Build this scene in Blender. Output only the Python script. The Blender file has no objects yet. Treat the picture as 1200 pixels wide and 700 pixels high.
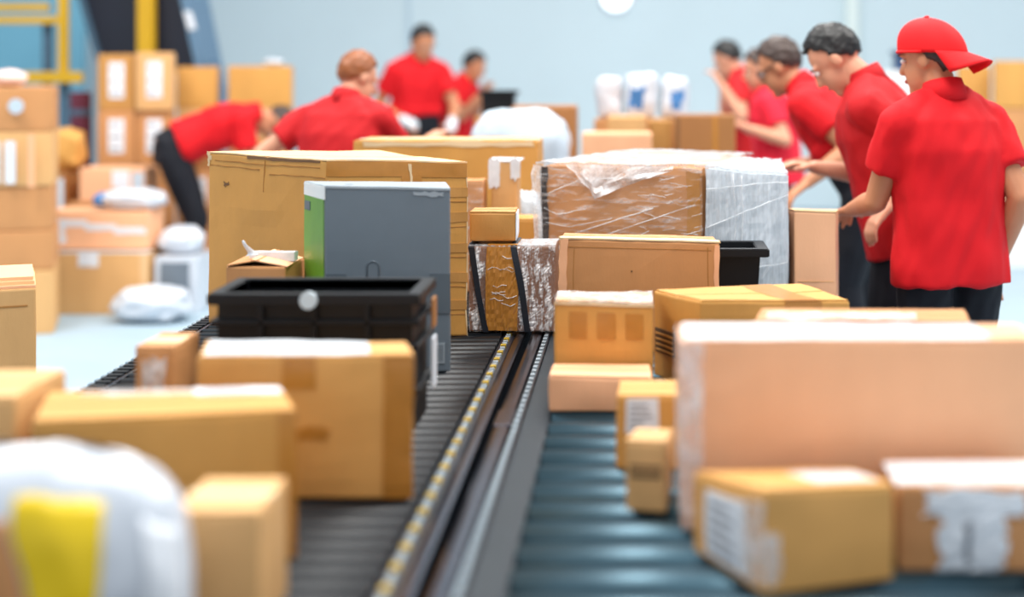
import bpy, bmesh, math, random
from mathutils import Vector, Matrix, noise
random.seed(7)
scene = bpy.context.scene
COL = scene.collection
PI = math.pi

# ------------------------------------------------------------------ camera
EYE = 1.60          # camera height
FP = 1800.0         # focal length in picture widths of 1200
VX, VY = 750.0, 75.0  # where the conveyor direction vanishes
cam_d = bpy.data.cameras.new('camera')
cam = bpy.data.objects.new('camera', cam_d)
COL.objects.link(cam)
cam.location = (0, 0, EYE)
cam.rotation_euler = (PI / 2, 0, 0)
cam_d.sensor_width = 36.0
cam_d.lens = 36.0 * FP / 1200.0
cam_d.shift_x = -(VX - 600.0) / 1200.0
cam_d.shift_y = -(350.0 - VY) / 1200.0
cam_d.clip_end = 200
cam_d.dof.use_dof = True
cam_d.dof.focus_distance = 4.75
cam_d.dof.aperture_fstop = 0.98
scene.camera = cam

# ------------------------------------------------------------------ light
vs = scene.view_settings
vs.view_transform = 'Standard'
vs.look = 'None'
vs.gamma = 1.0
vs.exposure = 0.42
vs.use_curve_mapping = False
try:
    scene.cycles.use_denoising = True
except Exception:
    pass
world = bpy.data.worlds.new('hall_light')
scene.world = world
world.use_nodes = True
bg = world.node_tree.nodes['Background']
bg.inputs['Color'].default_value = (0.86, 0.93, 1.0, 1)
bg.inputs['Strength'].default_value = 0.64
for i, (lx, ly) in enumerate(((-4.2, 7.0), (0.2, 3.2), (0.2, 9.5), (4.6, 7.0))):
    ld = bpy.data.lights.new('ceiling_lamp', 'AREA')
    ld.shape = 'RECTANGLE'
    ld.size = 1.6
    ld.size_y = 5.0
    ld.energy = 300
    ld.color = (1.0, 0.97, 0.92)
    lo = bpy.data.objects.new('ceiling_lamp', ld)
    lo.location = (lx, ly, 6.2)
    COL.objects.link(lo)

# ------------------------------------------------------------------ helpers
def lin(c):
    return tuple(((v / 255) / 12.92 if v / 255 <= 0.04045 else ((v / 255 + 0.055) / 1.055) ** 2.4) for v in c) + (1.0,)

MATS = {}
def mat(name, col, rough=0.6, metal=0.0, var=0.0, vscale=6.0, bump=0.0, bscale=60.0, stretch=(1, 1, 1), spec=0.5, col2=None, wave=0.0, wscale=70.0, coat=0.0):
    if name in MATS:
        return MATS[name]
    m = bpy.data.materials.new(name)
    m.use_nodes = True
    nt = m.node_tree
    p = nt.nodes['Principled BSDF']
    p.inputs['Roughness'].default_value = rough
    p.inputs['Metallic'].default_value = metal
    p.inputs['Specular IOR Level'].default_value = spec
    p.inputs['Coat Weight'].default_value = coat
    p.inputs['Coat Roughness'].default_value = 0.15
    base = lin(col)
    p.inputs['Base Color'].default_value = base
    tc = nt.nodes.new('ShaderNodeTexCoord')
    mp = nt.nodes.new('ShaderNodeMapping')
    mp.inputs['Scale'].default_value = stretch
    nt.links.new(tc.outputs['Object'], mp.inputs['Vector'])
    if var > 0 or col2:
        nz = nt.nodes.new('ShaderNodeTexNoise')
        nz.inputs['Scale'].default_value = vscale
        nz.inputs['Detail'].default_value = 6
        nz.inputs['Roughness'].default_value = 0.6
        nt.links.new(mp.outputs['Vector'], nz.inputs['Vector'])
        rp = nt.nodes.new('ShaderNodeValToRGB')
        rp.color_ramp.elements[0].position = 0.3
        rp.color_ramp.elements[1].position = 0.7
        c2 = lin(col2) if col2 else tuple(max(0, v * (1 - var)) for v in base[:3]) + (1,)
        rp.color_ramp.elements[0].color = c2
        rp.color_ramp.elements[1].color = base
        nt.links.new(nz.outputs['Fac'], rp.inputs['Fac'])
        nt.links.new(rp.outputs['Color'], p.inputs['Base Color'])
    if bump > 0 or wave > 0:
        bp = nt.nodes.new('ShaderNodeBump')
        bp.inputs['Distance'].default_value = 0.002
        if bump > 0:
            n2 = nt.nodes.new('ShaderNodeTexNoise')
            n2.inputs['Scale'].default_value = bscale
            n2.inputs['Detail'].default_value = 5
            nt.links.new(mp.outputs['Vector'], n2.inputs['Vector'])
            bp.inputs['Strength'].default_value = bump
            nt.links.new(n2.outputs['Fac'], bp.inputs['Height'])
        else:
            w = nt.nodes.new('ShaderNodeTexWave')
            w.inputs['Scale'].default_value = wscale
            w.bands_direction = 'Z'
            nt.links.new(mp.outputs['Vector'], w.inputs['Vector'])
            bp.inputs['Strength'].default_value = wave
            nt.links.new(w.outputs['Fac'], bp.inputs['Height'])
        nt.links.new(bp.outputs['Normal'], p.inputs['Normal'])
    MATS[name] = m
    return m

def film_mat(name, lo, hi, scale, stretch, col=(250, 252, 255), rough=0.18, p0=0.42, p1=0.62):
    """clear wrapping film: mostly see-through, whiter along creases"""
    m = bpy.data.materials.new(name)
    m.use_nodes = True
    nt = m.node_tree
    p = nt.nodes['Principled BSDF']
    p.inputs['Base Color'].default_value = lin(col)
    p.inputs['Roughness'].default_value = rough
    p.inputs['Specular IOR Level'].default_value = 0.9
    tr = nt.nodes.new('ShaderNodeBsdfTransparent')
    mx = nt.nodes.new('ShaderNodeMixShader')
    tc = nt.nodes.new('ShaderNodeTexCoord')
    mp = nt.nodes.new('ShaderNodeMapping')
    mp.inputs['Scale'].default_value = stretch
    nz = nt.nodes.new('ShaderNodeTexNoise')
    nz.inputs['Scale'].default_value = scale
    nz.inputs['Detail'].default_value = 8
    nz.inputs['Roughness'].default_value = 0.65
    mr = nt.nodes.new('ShaderNodeMapRange')
    mr.inputs['From Min'].default_value = p0
    mr.inputs['From Max'].default_value = p1
    mr.inputs['To Min'].default_value = lo
    mr.inputs['To Max'].default_value = hi
    bp = nt.nodes.new('ShaderNodeBump')
    bp.inputs['Strength'].default_value = 0.6
    bp.inputs['Distance'].default_value = 0.004
    nt.links.new(tc.outputs['Object'], mp.inputs['Vector'])
    nt.links.new(mp.outputs['Vector'], nz.inputs['Vector'])
    nt.links.new(nz.outputs['Fac'], mr.inputs['Value'])
    nt.links.new(nz.outputs['Fac'], bp.inputs['Height'])
    nt.links.new(bp.outputs['Normal'], p.inputs['Normal'])
    nt.links.new(mr.outputs['Result'], mx.inputs['Fac'])
    nt.links.new(tr.outputs['BSDF'], mx.inputs[1])
    nt.links.new(p.outputs['BSDF'], mx.inputs[2])
    nt.links.new(mx.outputs['Shader'], nt.nodes['Material Output'].inputs['Surface'])
    MATS[name] = m
    return m

def card(name, col, var=0.16):
    return mat(name, col, rough=0.58, var=var, vscale=5.0, bump=0.3, bscale=140.0, stretch=(1, 1, 0.35), spec=0.5)

GOLD = card('card_golden', (212, 154, 76))
GOLD2 = card('card_golden_dark', (192, 138, 70))
BROWN = card('card_brown', (202, 142, 88))
AMBER = card('card_amber', (224, 166, 92))
PEACH = card('card_peach', (246, 184, 140), 0.10)
TAN = card('card_tan', (222, 172, 112))
TANP = card('card_tan_pale', (230, 190, 140), 0.08)
DEEP = card('card_deep', (168, 112, 60))
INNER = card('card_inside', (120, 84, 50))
BUFF = mat('buff_tape', (190, 128, 52), rough=0.28, var=0.12, vscale=25, bump=0.2, bscale=40, spec=0.6)
CLEARTAPE = film_mat('clear_tape', 0.25, 0.8, 18, (1, 1, 1), p0=0.4, p1=0.65)
WHITETAPE = mat('white_tape', (226, 230, 236), rough=0.35, var=0.12, vscale=30, bump=0.4, bscale=50)
PAPER = mat('paper_white', (226, 231, 238), rough=0.6, var=0.06, vscale=40)
INK = mat('stamp_ink', (96, 70, 44), rough=0.8, var=0.3, vscale=60)
INKG = mat('label_ink', (120, 124, 132), rough=0.8)
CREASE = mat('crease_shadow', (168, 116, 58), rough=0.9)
EDGEW = mat('torn_paper_edge', (228, 200, 158), rough=0.8, var=0.1)
BLACKP = mat('black_plastic', (10, 14, 20), rough=0.45, spec=0.35, var=0.2, vscale=20, bump=0.1, bscale=90)
BLACKR = mat('black_strap', (26, 32, 42), rough=0.45, bump=0.3, bscale=200)
GREYB = mat('grey_print_board', (104, 116, 126), rough=0.42, var=0.06, vscale=12, bump=0.08, bscale=200)
GREYD = mat('grey_print_dark', (84, 95, 104), rough=0.4)
GREYL = mat('grey_print_light', (150, 160, 168), rough=0.4)
WEAR = mat('wear_white', (214, 220, 224), rough=0.7, var=0.2, vscale=50)
GREEN = mat('green_print', (104, 158, 40), rough=0.4, var=0.18, vscale=14)
WHITEB = mat('white_print', (232, 236, 236), rough=0.4, var=0.05)
ROLL = mat('roller_dark', (16, 22, 28), rough=0.34, metal=0.25, var=0.25, vscale=9, stretch=(1, 6, 6), bump=0.1, bscale=30)
ROLLR = mat('roller_steel', (66, 96, 110), rough=0.32, metal=0.65, var=0.3, vscale=9, stretch=(1, 6, 6), bump=0.1, bscale=30)
STEEL = mat('rail_steel', (104, 104, 116), rough=0.22, metal=1.0, var=0.15, vscale=4, stretch=(4, 0.6, 4), bump=0.12, bscale=18)
STEELD = mat('rail_dark', (26, 30, 40), rough=0.35, metal=0.0, spec=0.4, var=0.2, vscale=6, bump=0.12, bscale=20)
COVER = mat('cover_plate_dark', (28, 38, 46), rough=0.55, spec=0.25, var=0.2, vscale=6)
STUD = mat('stud_steel', (196, 212, 222), rough=0.25, metal=0.5)
STUDY = mat('stud_yellow', (190, 160, 60), rough=0.35, metal=0.3)
POLY = mat('poly_white', (206, 213, 223), rough=0.32, var=0.08, vscale=9, bump=0.5, bscale=14, coat=0.2)
POLYB = mat('poly_bluish', (200, 214, 226), rough=0.35, var=0.15, vscale=9, bump=0.5, bscale=14, coat=0.2)
BLUEP = mat('blue_print', (64, 124, 186), rough=0.5, var=0.2)
YELLOWL = mat('yellow_label', (240, 204, 0), rough=0.45, var=0.10, vscale=8)
YPAINT = mat('yellow_paint', (206, 160, 16), rough=0.45, var=0.15, vscale=4)
NAVY = mat('navy_paint', (10, 18, 38), rough=0.5, var=0.25, vscale=3)
NAVYL = mat('blue_grey_paint', (96, 128, 156), rough=0.5, var=0.15, vscale=3)
SLATE = mat('slate_paint', (70, 98, 120), rough=0.5, var=0.15)
MAROON = mat('maroon_cloth', (110, 44, 62), rough=0.85, var=0.3)
WALLM = mat('wall_paint', (206, 222, 228), rough=0.75, var=0.06, vscale=0.7)
WALLB = mat('wall_blue', (112, 172, 196), rough=0.7, var=0.15, vscale=0.9)
FLOORM = mat('floor_paint', (158, 180, 194), rough=0.6, var=0.12, vscale=1.6, bump=0.05, bscale=10)
FILMC = film_mat('film_clear', 0.04, 0.75, 9, (0.8, 1.0, 5.0), p0=0.50, p1=0.74)
FILMW = film_mat('film_milky', 0.35, 0.85, 10, (5.0, 2.0, 0.6), p0=0.35, p1=0.68, col=(228, 234, 240))
FILMTOP = film_mat('film_top', 0.15, 0.8, 9, (1.2, 6.0, 1.0), p0=0.36, p1=0.66, col=(222, 228, 234))
FILMV = film_mat('film_silver', 0.06, 0.95, 16, (2.6, 1.0, 0.7), p0=0.47, p1=0.62, rough=0.12)
FILMT = film_mat('film_torn', 0.18, 0.85, 14, (1, 1, 1), p0=0.38, p1=0.66)

def link(name, mesh, material=None, parent=None):
    o = bpy.data.objects.new(name, mesh)
    COL.objects.link(o)
    if material is not None and not mesh.materials:
        mesh.materials.append(material)
    if parent is not None:
        o.parent = parent
    return o

def tag(o, label=None, cat=None, group=None, kind=None):
    if label: o['label'] = label
    if cat: o['category'] = cat
    if group: o['group'] = group
    if kind: o['kind'] = kind
    return o

def thing(name, label, cat, loc=(0, 0, 0), rz=0.0, group=None):
    o = bpy.data.objects.new(name, None)
    o.empty_display_size = 0.05
    COL.objects.link(o)
    o.location = loc
    o.rotation_euler = (0, 0, rz)
    return tag(o, label, cat, group)

def mesh_from_bm(bm, name, smooth=False):
    me = bpy.data.meshes.new(name)
    bmesh.ops.recalc_face_normals(bm, faces=bm.faces)
    bm.to_mesh(me)
    bm.free()
    if smooth:
        for p in me.polygons:
            p.use_smooth = True
    return me

def bm_box(bm, x0, x1, y0, y1, z0, z1):
    v = [bm.verts.new(c) for c in ((x0, y0, z0), (x1, y0, z0), (x1, y1, z0), (x0, y1, z0), (x0, y0, z1), (x1, y0, z1), (x1, y1, z1), (x0, y1, z1))]
    for f in ((3, 2, 1, 0), (4, 5, 6, 7), (0, 1, 5, 4), (1, 2, 6, 5), (2, 3, 7, 6), (3, 0, 4, 7)):
        bm.faces.new([v[i] for i in f])
    return v

def box_mesh(name, x0, x1, y0, y1, z0, z1, bev=0.0):
    bm = bmesh.new()
    bm_box(bm, x0, x1, y0, y1, z0, z1)
    if bev > 0:
        bmesh.ops.bevel(bm, geom=list(bm.edges), offset=bev, segments=2, affect='EDGES', profile=0.6)
    return mesh_from_bm(bm, name)

def bm_cyl(bm, p0, p1, r0, r1=None, n=16):
    p0, p1 = Vector(p0), Vector(p1)
    r1 = r0 if r1 is None else r1
    d = (p1 - p0).normalized()
    a = d.orthogonal().normalized()
    b = d.cross(a)
    A = [bm.verts.new(p0 + (a * math.cos(2 * PI * k / n) + b * math.sin(2 * PI * k / n)) * r0) for k in range(n)]
    B = [bm.verts.new(p1 + (a * math.cos(2 * PI * k / n) + b * math.sin(2 * PI * k / n)) * r1) for k in range(n)]
    for k in range(n):
        bm.faces.new((A[k], A[(k + 1) % n], B[(k + 1) % n], B[k]))
    bm.faces.new(A[::-1])
    bm.faces.new(B)

def tube_mesh(name, pts, r, n=6):
    bm = bmesh.new()
    pts = [Vector(p) for p in pts]
    rings = []
    for i, p in enumerate(pts):
        t = (pts[min(i + 1, len(pts) - 1)] - pts[max(i - 1, 0)]).normalized()
        a = t.cross(Vector((0, 0, 1)))
        a = (a if a.length > 1e-3 else Vector((1, 0, 0))).normalized()
        b = t.cross(a)
        rings.append([bm.verts.new(p + (a * math.cos(2 * PI * k / n) + b * math.sin(2 * PI * k / n)) * r) for k in range(n)])
    for A, B in zip(rings, rings[1:]):
        for k in range(n):
            bm.faces.new((A[k], A[(k + 1) % n], B[(k + 1) % n], B[k]))
    bm.faces.new(rings[0][::-1])
    bm.faces.new(rings[-1])
    return mesh_from_bm(bm, name, True)

def X(px, d):
    return (px - VX) * d / FP
def Z(py, d):
    return EYE - (py - VY) * d / FP
def W(px, py, d):
    return Vector((X(px, d), d, Z(py, d)))

ZC = 0.75           # conveyor surface

def nvec(p):
    return Vector((noise.noise(p + Vector((3.7, 1.3, 7.1))), noise.noise(p + Vector((-5.2, 8.4, 2.6))), noise.noise(p + Vector((11.9, -4.5, 6.3)))))

# ---------------------------------------------------------------- cartons
class Carton:
    """a carton of four upright edges; corners run front-left, front-right, back-right, back-left: (x, y, ztop)"""
    def __init__(self, label, corners, z0, material, group=None, noise_amp=0.002, flaps=True, tape=None, name='cardboard_box', cat='box', bev=0.006, bulge=0.004, cuts=7, seed=0):
        cx = sum(c[0] for c in corners) / 4
        cy = sum(c[1] for c in corners) / 4
        self.t = thing(name, label, cat, (cx, cy, z0), group=group)
        self.base = Vector((cx, cy, z0))
        self.b = [Vector((c[0] - cx, c[1] - cy, 0)) for c in corners]
        self.u = [Vector((c[0] - cx, c[1] - cy, c[2] - z0)) for c in corners]
        self.m = material
        self.amp = noise_amp
        self.bulge = bulge
        self.seed = Vector((seed * 3.1 + cx * 7, seed * 1.7 + cy * 5, seed))
        w = (self.b[1] - self.b[0]).length
        dp = (self.b[3] - self.b[0]).length
        h = sum(u.z for u in self.u) / 4
        self.w, self.dp, self.h = w, dp, h
        bm = bmesh.new()
        bm_box(bm, 0, w, 0, dp, 0, h)
        bmesh.ops.bevel(bm, geom=list(bm.edges), offset=bev, segments=2, affect='EDGES', profile=0.6)
        if cuts:
            es = [e for e in bm.edges if e.calc_length() > 0.03]
            bmesh.ops.subdivide_edges(bm, edges=es, cuts=cuts, use_grid_fill=True)
        for v in bm.verts:
            v.co = self.warp(v.co.x / w, v.co.y / dp, v.co.z / h)
        self.body = link('carton', mesh_from_bm(bm, 'carton'), material, self.t)
        if flaps:
            g = 0.004 / max(dp, 0.05)
            self.patch('top_flap', 'top', 0.012, 0.988, 0.012, 0.5 - g, material, th=0.003)
            self.patch('top_flap', 'top', 0.012, 0.988, 0.5 + g, 0.988, material, th=0.003)
        if tape:
            tw = min(0.028 / dp, 0.3)
            self.patch('packing_tape', 'top', 0.0, 1.0, 0.5 - tw, 0.5 + tw, tape, off=0.0035)
    def warp(self, u, v, t):
        f = lambda q: q[0] * (1 - u) * (1 - v) + q[1] * u * (1 - v) + q[2] * u * v + q[3] * (1 - u) * v
        p = f(self.b) * (1 - t) + f(self.u) * t
        s = 4 * self.bulge
        n = nvec(p * 6 + self.seed) * self.amp + nvec(p * 17 + self.seed) * self.amp * 0.4
        if t < 0.02: n.z = 0
        k = lambda a: max(0.0, a * (1 - a) * 4)
        c = (u - 0.5, v - 0.5, t - 0.5)
        p = p + n
        # gentle outward bulge of the four walls
        d = Vector((p.x, p.y, 0))
        if abs(c[1]) > 0.45 or abs(c[0]) > 0.45:
            fx = k(u) if abs(c[1]) > abs(c[0]) else k(v)
            if d.length > 1e-4:
                p = p + d.normalized() * self.bulge * fx * k(t)
        p.z = max(p.z, 0.0005)
        return p
    def point(self, face, a, b):
        a_, b_ = a, b
        if face == 'front': return self.warp(a_, 0, b_)
        if face == 'right': return self.warp(1, a_, b_)
        if face == 'left': return self.warp(0, 1 - a_, b_)
        if face == 'back': return self.warp(1 - a_, 1, b_)
        return self.warp(a_, b_, 1)
    def patch(self, name, face, a0, a1, b0, b1, material, off=0.0012, th=0.0012, n=6, parent=None, jag=0.0, wr=0.0):
        """a thin sheet lying on one wall (tape, label, flap, print)"""
        bm = bmesh.new()
        e = 1e-3
        top, bot = [], []
        for j in range(n + 1):
            r1, r2 = [], []
            for i in range(n + 1):
                a = a0 + (a1 - a0) * i / n
                b = b0 + (b1 - b0) * j / n
                if jag and (i in (0, n) or j in (0, n)):
                    a += random.uniform(-jag, jag)
                    b += random.uniform(-jag, jag)
                p = self.point(face, a, b)
                da = self.point(face, a + e, b) - p
                db = self.point(face, a, b + e) - p
                nn = da.cross(db).normalized()
                extra = random.uniform(0, wr) if wr else 0
                pt = p + nn * (off + th + extra)
                pt.z = max(pt.z, 0.001)
                r1.append(bm.verts.new(pt))
                r2.append(bm.verts.new(p + nn * off * 0.2))
            top.append(r1); bot.append(r2)
        for j in range(n):
            for i in range(n):
                bm.faces.new((top[j][i], top[j][i + 1], top[j + 1][i + 1], top[j + 1][i]))
        for j in range(n):
            bm.faces.new((top[j][0], top[j + 1][0], bot[j + 1][0], bot[j][0]))
            bm.faces.new((bot[j][n], bot[j + 1][n], top[j + 1][n], top[j][n]))
        for i in range(n):
            bm.faces.new((bot[0][i], bot[0][i + 1], top[0][i + 1], top[0][i]))
            bm.faces.new((top[n][i], top[n][i + 1], bot[n][i + 1], bot[n][i]))
        return link(name, mesh_from_bm(bm, name), material, parent or self.t)
    def label(self, face, a0, a1, b0, b1, lines=4, material=None):
        """a paper label with a few printed rules"""
        up_ = 0.003 if face == 'top' else 0.0
        p = self.patch('paper_label', face, a0, a1, b0, b1, material or PAPER, off=0.0022 + up_)
        for k in range(lines):
            v = b1 - (b1 - b0) * (0.18 + 0.68 * k / max(lines - 1, 1))
            self.patch('print_line', face, a0 + (a1 - a0) * 0.12, a0 + (a1 - a0) * random.uniform(0.5, 0.88), v - (b1 - b0) * 0.03, v + (b1 - b0) * 0.03, INKG, off=0.0036 + up_, th=0.0004, n=2, parent=p)
        return p

def hexc(label, pts, material, z0=ZC, **k):
    """pts: four (px, d, ytop)"""
    return Carton(label, [(X(p[0], p[1]), p[1], Z(p[2], p[1])) for p in pts], z0, material, **k)

def abox(label, px0, px1, ytop, d, depth, material, z0=ZC, turn=0.0, ztop=None, **k):
    """a squarely set carton: its front wall spans px0..px1 at distance d"""
    x0, x1 = X(px0, d), X(px1, d)
    zt = Z(ytop, d) if ztop is None else ztop
    c = [(x0, d, zt), (x1, d, zt), (x1, d + depth, zt), (x0, d + depth, zt)]
    if turn:
        mx, my = (x0 + x1) / 2, d + depth / 2
        ca, sa = math.cos(math.radians(turn)), math.sin(math.radians(turn))
        c = [(mx + (q[0] - mx) * ca - (q[1] - my) * sa, my + (q[0] - mx) * sa + (q[1] - my) * ca, q[2]) for q in c]
    return Carton(label, c, z0, material, **k)

def blob_mesh(name, sx, sy, sz, amp=0.12, freq=3.0, seed=0, flat=0.0, sub=4, power=1.0):
    """a soft pillow of a bag: rests on z=0, sx sy sz are full sizes"""
    bm = bmesh.new()
    bmesh.ops.create_icosphere(bm, subdivisions=sub, radius=1.0)
    for v in bm.verts:
        p = v.co.copy()
        q = Vector([math.copysign(abs(c) ** power, c) for c in p])
        n = 1 + amp * noise.noise(p * freq + Vector((seed, seed * 2, 0))) + amp * 0.5 * noise.noise(p * freq * 2.7 + Vector((0, seed, 3)))
        q = q * n
        v.co = Vector((q.x * sx / 2, q.y * sy / 2, max(q.z, -0.92) * sz / 2 + 0.46 * sz))
    return mesh_from_bm(bm, name, True)

# ================================================================= setting
def struct(name, mesh, material, label=None, parent=None):
    o = link(name, mesh, material, parent)
    if parent is None:
        o['kind'] = 'structure'
    if label: o['label'] = label
    return o

struct('floor', box_mesh('floor', -14, 14, -3, 17.2, -0.1, 0), FLOORM, 'pale blue-grey painted concrete floor of the sorting hall')
struct('wall_back', box_mesh('wall_back', -14, 14, 17.0, 17.2, 0, 7), WALLM, 'pale blue-grey back wall of the hall')
struct('trim_1', box_mesh('trim_1', X(992, 16.9), X(1006, 16.9), 16.88, 17.0, 0, 7), mat('pilaster', (222, 232, 228), 0.7), 'pale upright strip on the back wall')
struct('trim_2', box_mesh('trim_2', X(476, 16.9), X(479, 16.9), 16.97, 17.0, 0, 7), mat('seam', (186, 204, 216), 0.7), 'thin upright seam of the back wall')
struct('wall_shade_panel', box_mesh('wall_shade_panel', -14, X(97, 14.5), 14.5, 14.6, 0, 7), WALLB, 'added blue panel carrying the darker light of the wall behind the yellow railing')  # added panel; its blue also paints the wall's light falling off leftward

# ---------------------------------------------------------------- conveyors
Y0, Y1 = 1.2, 10.4
def conveyor(label, xa, xb, pitch, r, rmat, y1):
    t = thing('roller_conveyor', label, 'conveyor', ((xa + xb) / 2, (Y0 + y1) / 2, 0), group='twin roller conveyors')
    cx, cy = t.location.x, t.location.y
    bm = bmesh.new()
    bm_cyl(bm, (xa - cx, 0, 0), (xb - cx, 0, 0), r, n=20)
    rm = mesh_from_bm(bm, 'roller')
    for p in rm.polygons:
        p.use_smooth = len(p.vertices) == 4
    rm.materials.append(rmat)
    n = int((y1 - Y0 - 0.1) / pitch)
    for k in range(n):
        o = link('roller', rm, None, t)
        o.location = (0, Y0 + 0.06 + k * pitch - cy, ZC - r)
    bm = bmesh.new()
    bm_box(bm, xa - cx + 0.01, xb - cx - 0.01, Y0 - cy, y1 - cy, ZC - 2 * r - 0.05, ZC - 2 * r - 0.03)
    link('bed_plate', mesh_from_bm(bm, 'bed_plate'), STEELD, t)
    for yy in (Y0 + 0.6, Y0 + 2.6, Y0 + 4.8, y1 - 0.5):
        for xx in (xa + 0.02, xb - 0.02):
            link('leg', box_mesh('leg', xx - cx - 0.03, xx - cx + 0.03, yy - cy - 0.03, yy - cy + 0.03, 0, ZC - 2 * r - 0.05, 0.004), STEELD, t)
    return t

def rail(t, name, x0, x1, z0, z1, m, y1, bev=0.006, label=None):
    o = link(name, box_mesh(name, x0 - t.location.x, x1 - t.location.x, Y0 - t.location.y, y1 - t.location.y, z0, z1, bev), m, t)
    if label: o['label'] = label
    return o

def studs(t, x, z, pitch, m, y1, size=(0.008, 0.012, 0.007), start=0.0, label=None):
    bm = bmesh.new()
    y = Y0 + start
    while y < y1:
        bm_box(bm, x - t.location.x - size[0], x - t.location.x + size[0], y - t.location.y - size[1], y - t.location.y + size[1], z, z + size[2])
        y += pitch
    o = link('stud_row', mesh_from_bm(bm, 'stud_row'), m, t)
    o['kind'] = 'stuff'
    if label: o['label'] = label
    return o

YL = 6.72
convL = conveyor('left roller conveyor with narrow dark rollers, carrying the grey box', -1.40, -0.437, 0.0705, 0.033, ROLL, YL)
rail(convL, 'side_rail', -1.475, -1.405, 0.60, 0.742, STEELD, YL)
rail(convL, 'edge_strip', -1.412, -1.402, 0.70, 0.748, STEEL, YL, 0.002)
studs(convL, -1.44, 0.742, 0.045, BLACKP, YL, (0.02, 0.012, 0.006))
studs(convL, -1.466, 0.742, 0.05, STUD, YL, (0.005, 0.012, 0.006))
rail(convL, 'side_rail', -0.435, -0.395, 0.60, 0.740, STEELD, YL)
g = rail(convL, 'guide_rail', -0.393, -0.362, 0.60, 0.748, STEEL, YL, 0.010, 'glossy steel guide rail mirroring the boxes')
studs(convL, -0.414, 0.740, 0.036, STUD, YL, (0.007, 0.010, 0.008))
studs(convL, -0.414, 0.740, 0.108, STUDY, YL, (0.008, 0.012, 0.0095), 0.0, 'yellow studs')
Y0_, Y0 = Y0, 6.78
convF = conveyor('narrow far roller conveyor continuing the left one beside the ginger-haired worker', -0.93, -0.437, 0.0705, 0.033, ROLL, Y1)
rail(convF, 'side_rail', -1.0, -0.935, 0.60, 0.742, STEELD, Y1)
rail(convF, 'side_rail', -0.435, -0.395, 0.60, 0.742, STEELD, Y1)
Y0 = Y0_
convR = conveyor('right roller conveyor with broad blue-grey rollers, beside the workers in red', -0.215, 0.64, 0.132, 0.056, ROLLR, 9.7)
rail(convR, 'guide_rail', -0.345, -0.308, 0.60, 0.748, STEEL, 9.7, 0.012)
rail(convR, 'side_rail', -0.306, -0.284, 0.60, 0.740, STEELD, 9.7)
studs(convR, -0.295, 0.740, 0.055, STUD, 9.7, (0.006, 0.012, 0.007))
rail(convR, 'cover_plate', -0.283, -0.218, 0.70, 0.738, COVER, 9.7, 0.004)
rail(convR, 'side_rail', 0.642, 0.70, 0.60, 0.744, STEEL, 9.7, 0.010)
studs(convR, 0.655, 0.744, 0.05, STUD, 9.7, (0.006, 0.012, 0.005))
for yy in (3.62, 5.9):
    o = link('joint_bracket', box_mesh('joint_bracket', -0.347 - convR.location.x, -0.306 - convR.location.x, yy - convR.location.y, yy + 0.16 - convR.location.y, 0.70, 0.7492, 0.003), STEEL, convR)

# ================================================================= foreground, left conveyor
# white poly bag with yellow label, nearest on the left
pb = thing('shipping_bag', 'white plastic shipping bag with a yellow label at the front left corner', 'bag', (-0.825, 2.14, ZC))
def bag_shape(fx, fz):
    return fx, fz
bm = bmesh.new()
NX, NZ = 26, 18
def bagp(u, v, side):
    # u across -1..1, v up 0..1
    wx = 0.205 * (1 - 0.10 * v ** 3)
    top = 0.322 * (1 - 0.22 * max(0, u) ** 2.4 - 0.06 * max(0, -u) ** 2)
    th = 0.10 * (1 - abs(u) ** 5) ** 0.5 * (max(0.0, 1 - v ** 5)) ** 0.5
    p = Vector((u * wx, side * th, v * top))
    n = nvec(Vector((u * 2.2, v * 2.5, side * 2 + 5))) * 0.016 + nvec(Vector((u * 6, v * 5, side * 3))) * 0.005
    if v < 0.02: n.z = 0
    return p + n * (1 - abs(u) ** 6)
for side in (-1, 1):
    g = [[bm.verts.new(bagp(-1 + 2 * i / NX, j / NZ, side)) for i in range(NX + 1)] for j in range(NZ + 1)]
    for j in range(NZ):
        for i in range(NX):
            bm.faces.new((g[j][i], g[j][i + 1], g[j + 1][i + 1], g[j + 1][i]))
bmesh.ops.remove_doubles(bm, verts=bm.verts, dist=0.0005)
link('bag_skin', mesh_from_bm(bm, 'bag_skin', True), POLY, pb)
def bagpatch(name, u0, u1, v0, v1, m, off, fn=None):
    bm = bmesh.new()
    n = 14
    g = []
    for j in range(n + 1):
        row = []
        for i in range(n + 1):
            v = v0 + (v1 - v0) * j / n
            a0, a1 = (fn(v) if fn else (u0, u1))
            u = a0 + (a1 - a0) * i / n
            row.append(bm.verts.new(bagp(u, v, -1) + Vector((0, -off, 0))))
        g.append(row)
    for j in range(n):
        for i in range(n):
            bm.faces.new((g[j][i], g[j][i + 1], g[j + 1][i + 1], g[j + 1][i]))
    me = mesh_from_bm(bm, name, True)
    o = link(name, me, m, pb)
    s = o.modifiers.new('thickness', 'SOLIDIFY'); s.thickness = 0.001
    return o
bagpatch('yellow_label', 0, 0, 0.04, 0.84, YELLOWL, 0.004, lambda v: (-0.05 + 0.28 * max(0, 0.80 - v), 0.50))['label'] = 'bright yellow label'
bagpatch('brown_panel', 0, 0, 0.04, 0.74, BROWN, 0.003, lambda v: (-0.93, -0.07 + 0.28 * max(0, 0.80 - v)))['label'] = 'brown paper panel'
bagpatch('sealing_fold', 0.80, 0.985, 0.05, 0.84, PAPER, 0.006)

b = abox('pale tan carton tucked behind the right of the white plastic bag', 200, 303, 603, 2.27, 0.19, TAN, turn=0)
b.patch('packing_tape', 'top', 0.0, 1.0, 0.40, 0.60, EDGEW, off=0.004)

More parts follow.
